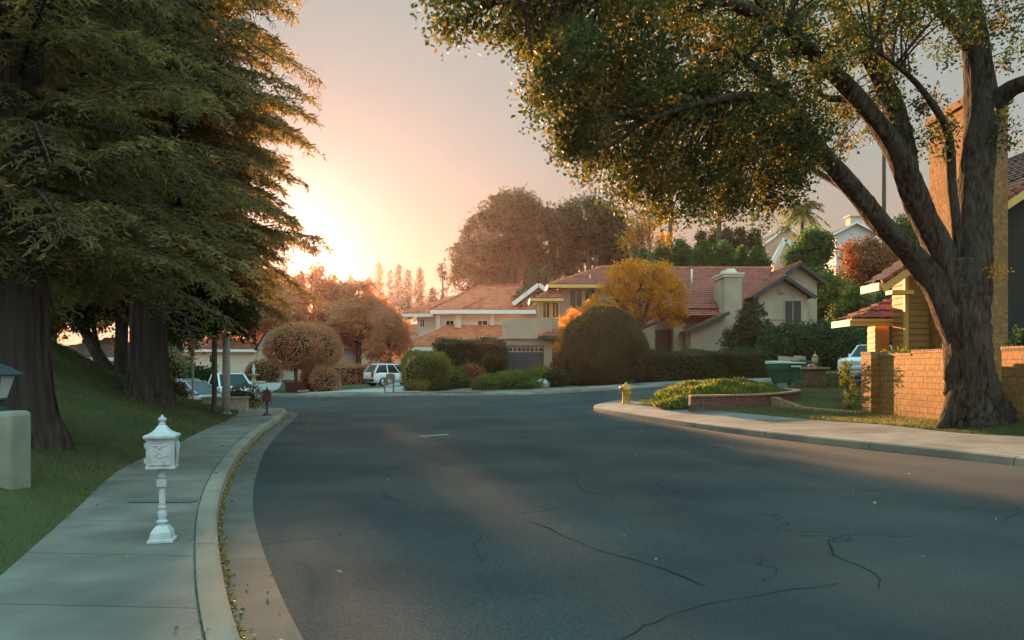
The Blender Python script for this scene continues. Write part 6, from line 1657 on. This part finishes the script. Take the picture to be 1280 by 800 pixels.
    for i in range(0, len(C)):
        if not keep[i] or i % 5: continue
        c = C[i]; j = int(np.argmin(((A - c) ** 2).sum(1))); s0 = allp[j]
        dist = (Vector(c) - s0).length
        if dist > 5.5: continue
        p = curve_pts(s0, c, (random.uniform(-.2, .2), random.uniform(-.2, .2), .18 * dist), 6)
        m.tube(p, np.linspace(.012 + .012 * dist, .006, 6), 4, cap=False)
    m.build('trunk', 'bark_oak', t)
    quads_mesh('crown', leaves(P, .085, .6, sizevar=.35), rnd, M['oakleaf'], t)
    # leafy sprout on the trunk
    Pp = np.array(W(1246, 340, 18.0) - OB) + RNG.normal(0, .09, (90, 3)) * np.array([1.6, 1, 1.1])
    quads_mesh('sprout', leaves(Pp, .07, .5), RNG.uniform(.4, 1, 90), M['yellow_leaf'], t)['kind'] = 'stuff'
oak()

# ---- grass blades and leaf litter
def grass(name, poly_sampler, n, hf, size, label, nearpow=None):
    X_, Y_ = poly_sampler(n)
    Z_ = hf(X_, Y_)
    n = len(X_)
    D = unit(RNG.normal(0, .5, (n, 3)) + np.array([0, 0, 1.0]))
    s = size * (0.6 + Y_ / 22.0)
    P = np.stack([X_, Y_, Z_ - .005], 1)
    r = unit(np.cross(D, RNG.normal(size=(n, 3))))
    Ls = (s * RNG.uniform(.6, 1.3, n))[:, None]
    V4 = np.stack([P - r * Ls * .07, P + r * Ls * .07, P + D * Ls + r * Ls * .02, P + D * Ls - r * Ls * .02], 1)
    patch = np.clip(.45 + .3 * nz2(X_, Y_, 1.1, 2) + RNG.uniform(-.35, .35, n), 0, 1)
    return tag(quads_mesh(name, V4, patch, M['grass']), label, 'grass', None, 'stuff')
def samp_left(n):
    Y_ = 4 + 31 * RNG.uniform(0, 1, n) ** 1.5
    d = 11 * RNG.uniform(0, 1, n) ** 1.1
    return LLx(Y_) - .0 - d, Y_
def samp_right(n):
    Y_ = RNG.uniform(9, 34, n); lx = interpY(LR)(Y_)
    return lx + RNG.uniform(0, 1, n) ** .9 * np.where(Y_ < 20, 2.3, np.where(Y_ < 25, 6, 12)), Y_
LRx = interpY(LR)
grass('grass', samp_left, 170000, Hleft, .05, 'mown green grass of the sloping left lawn')
grass('grass', samp_right, 110000, lambda x, y: Hright(x, y), .05, 'short grass of the right lawn and under the oak')
def litter():
    n = 9500
    i = RNG.integers(0, len(KL) - 1, n)
    P = np.array([(KL[k].x, KL[k].y) for k in i]); Q = offset(KL, -1)
    N = np.array([(Q[k].x - KL[k].x, Q[k].y - KL[k].y) for k in i])
    o = np.abs(RNG.normal(0, .022, n)) + .010
    far = RNG.uniform(size=n) < .05
    o = np.where(far, RNG.uniform(.03, .4, n), o)
    P = P + N * o[:, None] + (np.array([(KL[min(k + 1, len(KL) - 1)].x - KL[k].x, KL[min(k + 1, len(KL) - 1)].y - KL[k].y) for k in i]) * RNG.uniform(0, 1, (n, 1)))
    k = (P[:, 1] > 3) & (P[:, 1] < 31)
    P = P[k]; n = len(P)
    Z_ = Hn(P[:, 0], P[:, 1]) + .008 + RNG.uniform(0, .018, n)
    d = RNG.normal(size=(n, 3)); d[:, 2] *= .25
    tag(quads_mesh('leaf_litter', leaves(np.column_stack([P, Z_]), .035, .6, D=unit(d)), RNG.uniform(0, 1, n), M['litter']), 'dry golden leaf litter lying along the left gutter', 'leaf litter', None, 'stuff')
    G_ = offset(KL, .203); n = 2600
    i = RNG.integers(0, len(G_) - 1, n); P = np.array([(G_[k].x, G_[k].y) for k in i]) + RNG.normal(0, [.008, .1], (n, 2))
    dens = nz2(P[:, 0] * 0, P[:, 1], 3.1) + RNG.uniform(-.4, .8, n); k = (P[:, 1] > 3) & (P[:, 1] < 30) & (dens > .15); P = P[k]
    tag(quads_mesh('weeds', leaves(np.column_stack([P, Hn(P[:, 0], P[:, 1]) + .15]), .022, .3, up=1.2), RNG.uniform(0, 1, len(P)), M['grass']), 'tiny weeds growing in the gap between kerb and left sidewalk', 'weeds', None, 'stuff')
    n = 240
    X_ = RNG.uniform(-9, 14, n); Y_ = RNG.uniform(4, 34, n)
    Z_ = np.where(X_ < LLx(Y_), Hleft(X_, Y_) + .02, np.where(X_ > KRx(Y_), Hright(X_, Y_) + .02, Hn(X_, Y_) + .012))
    inw = (X_ > LLx(Y_)) & (X_ < interpY(KL)(Y_)); Z_ = np.where(inw, Hn(X_, Y_) + .162, Z_)
    kr = (X_ > KRx(Y_) - .02) & (X_ < KRx(Y_) + .3); ok = ~kr
    d = RNG.normal(size=(n, 3)); d[:, 2] *= .15
    tag(quads_mesh('fallen_leaves', leaves(np.column_stack([X_, Y_, Z_])[ok], .045, .6, D=unit(d)[ok]), RNG.uniform(0, 1, ok.sum()), M['litter']), 'scattered fallen leaves on the road and walks', 'leaf litter', None, 'stuff')
litter()

# ---- evening haze
HAZE = 0.00013
m_ = bpy.data.materials.new('haze_air'); m_.use_nodes = True
n_ = m_.node_tree.nodes; n_.clear()
o_ = n_.new('ShaderNodeOutputMaterial'); v_ = n_.new('ShaderNodeVolumePrincipled')
v_.inputs['Color'].default_value = (1.0, 0.70, 0.80, 1); v_.inputs['Density'].default_value = HAZE; v_.inputs['Anisotropy'].default_value = 0.76
m_.node_tree.links.new(v_.outputs[0], o_.inputs['Volume'])
hz = MB(); hz.box(-425, 425, -425, 455, -45, 44)
ho = hz.build('haze', m_, None); tag(ho, 'thin warm evening haze filling the street', 'haze', None, 'stuff')
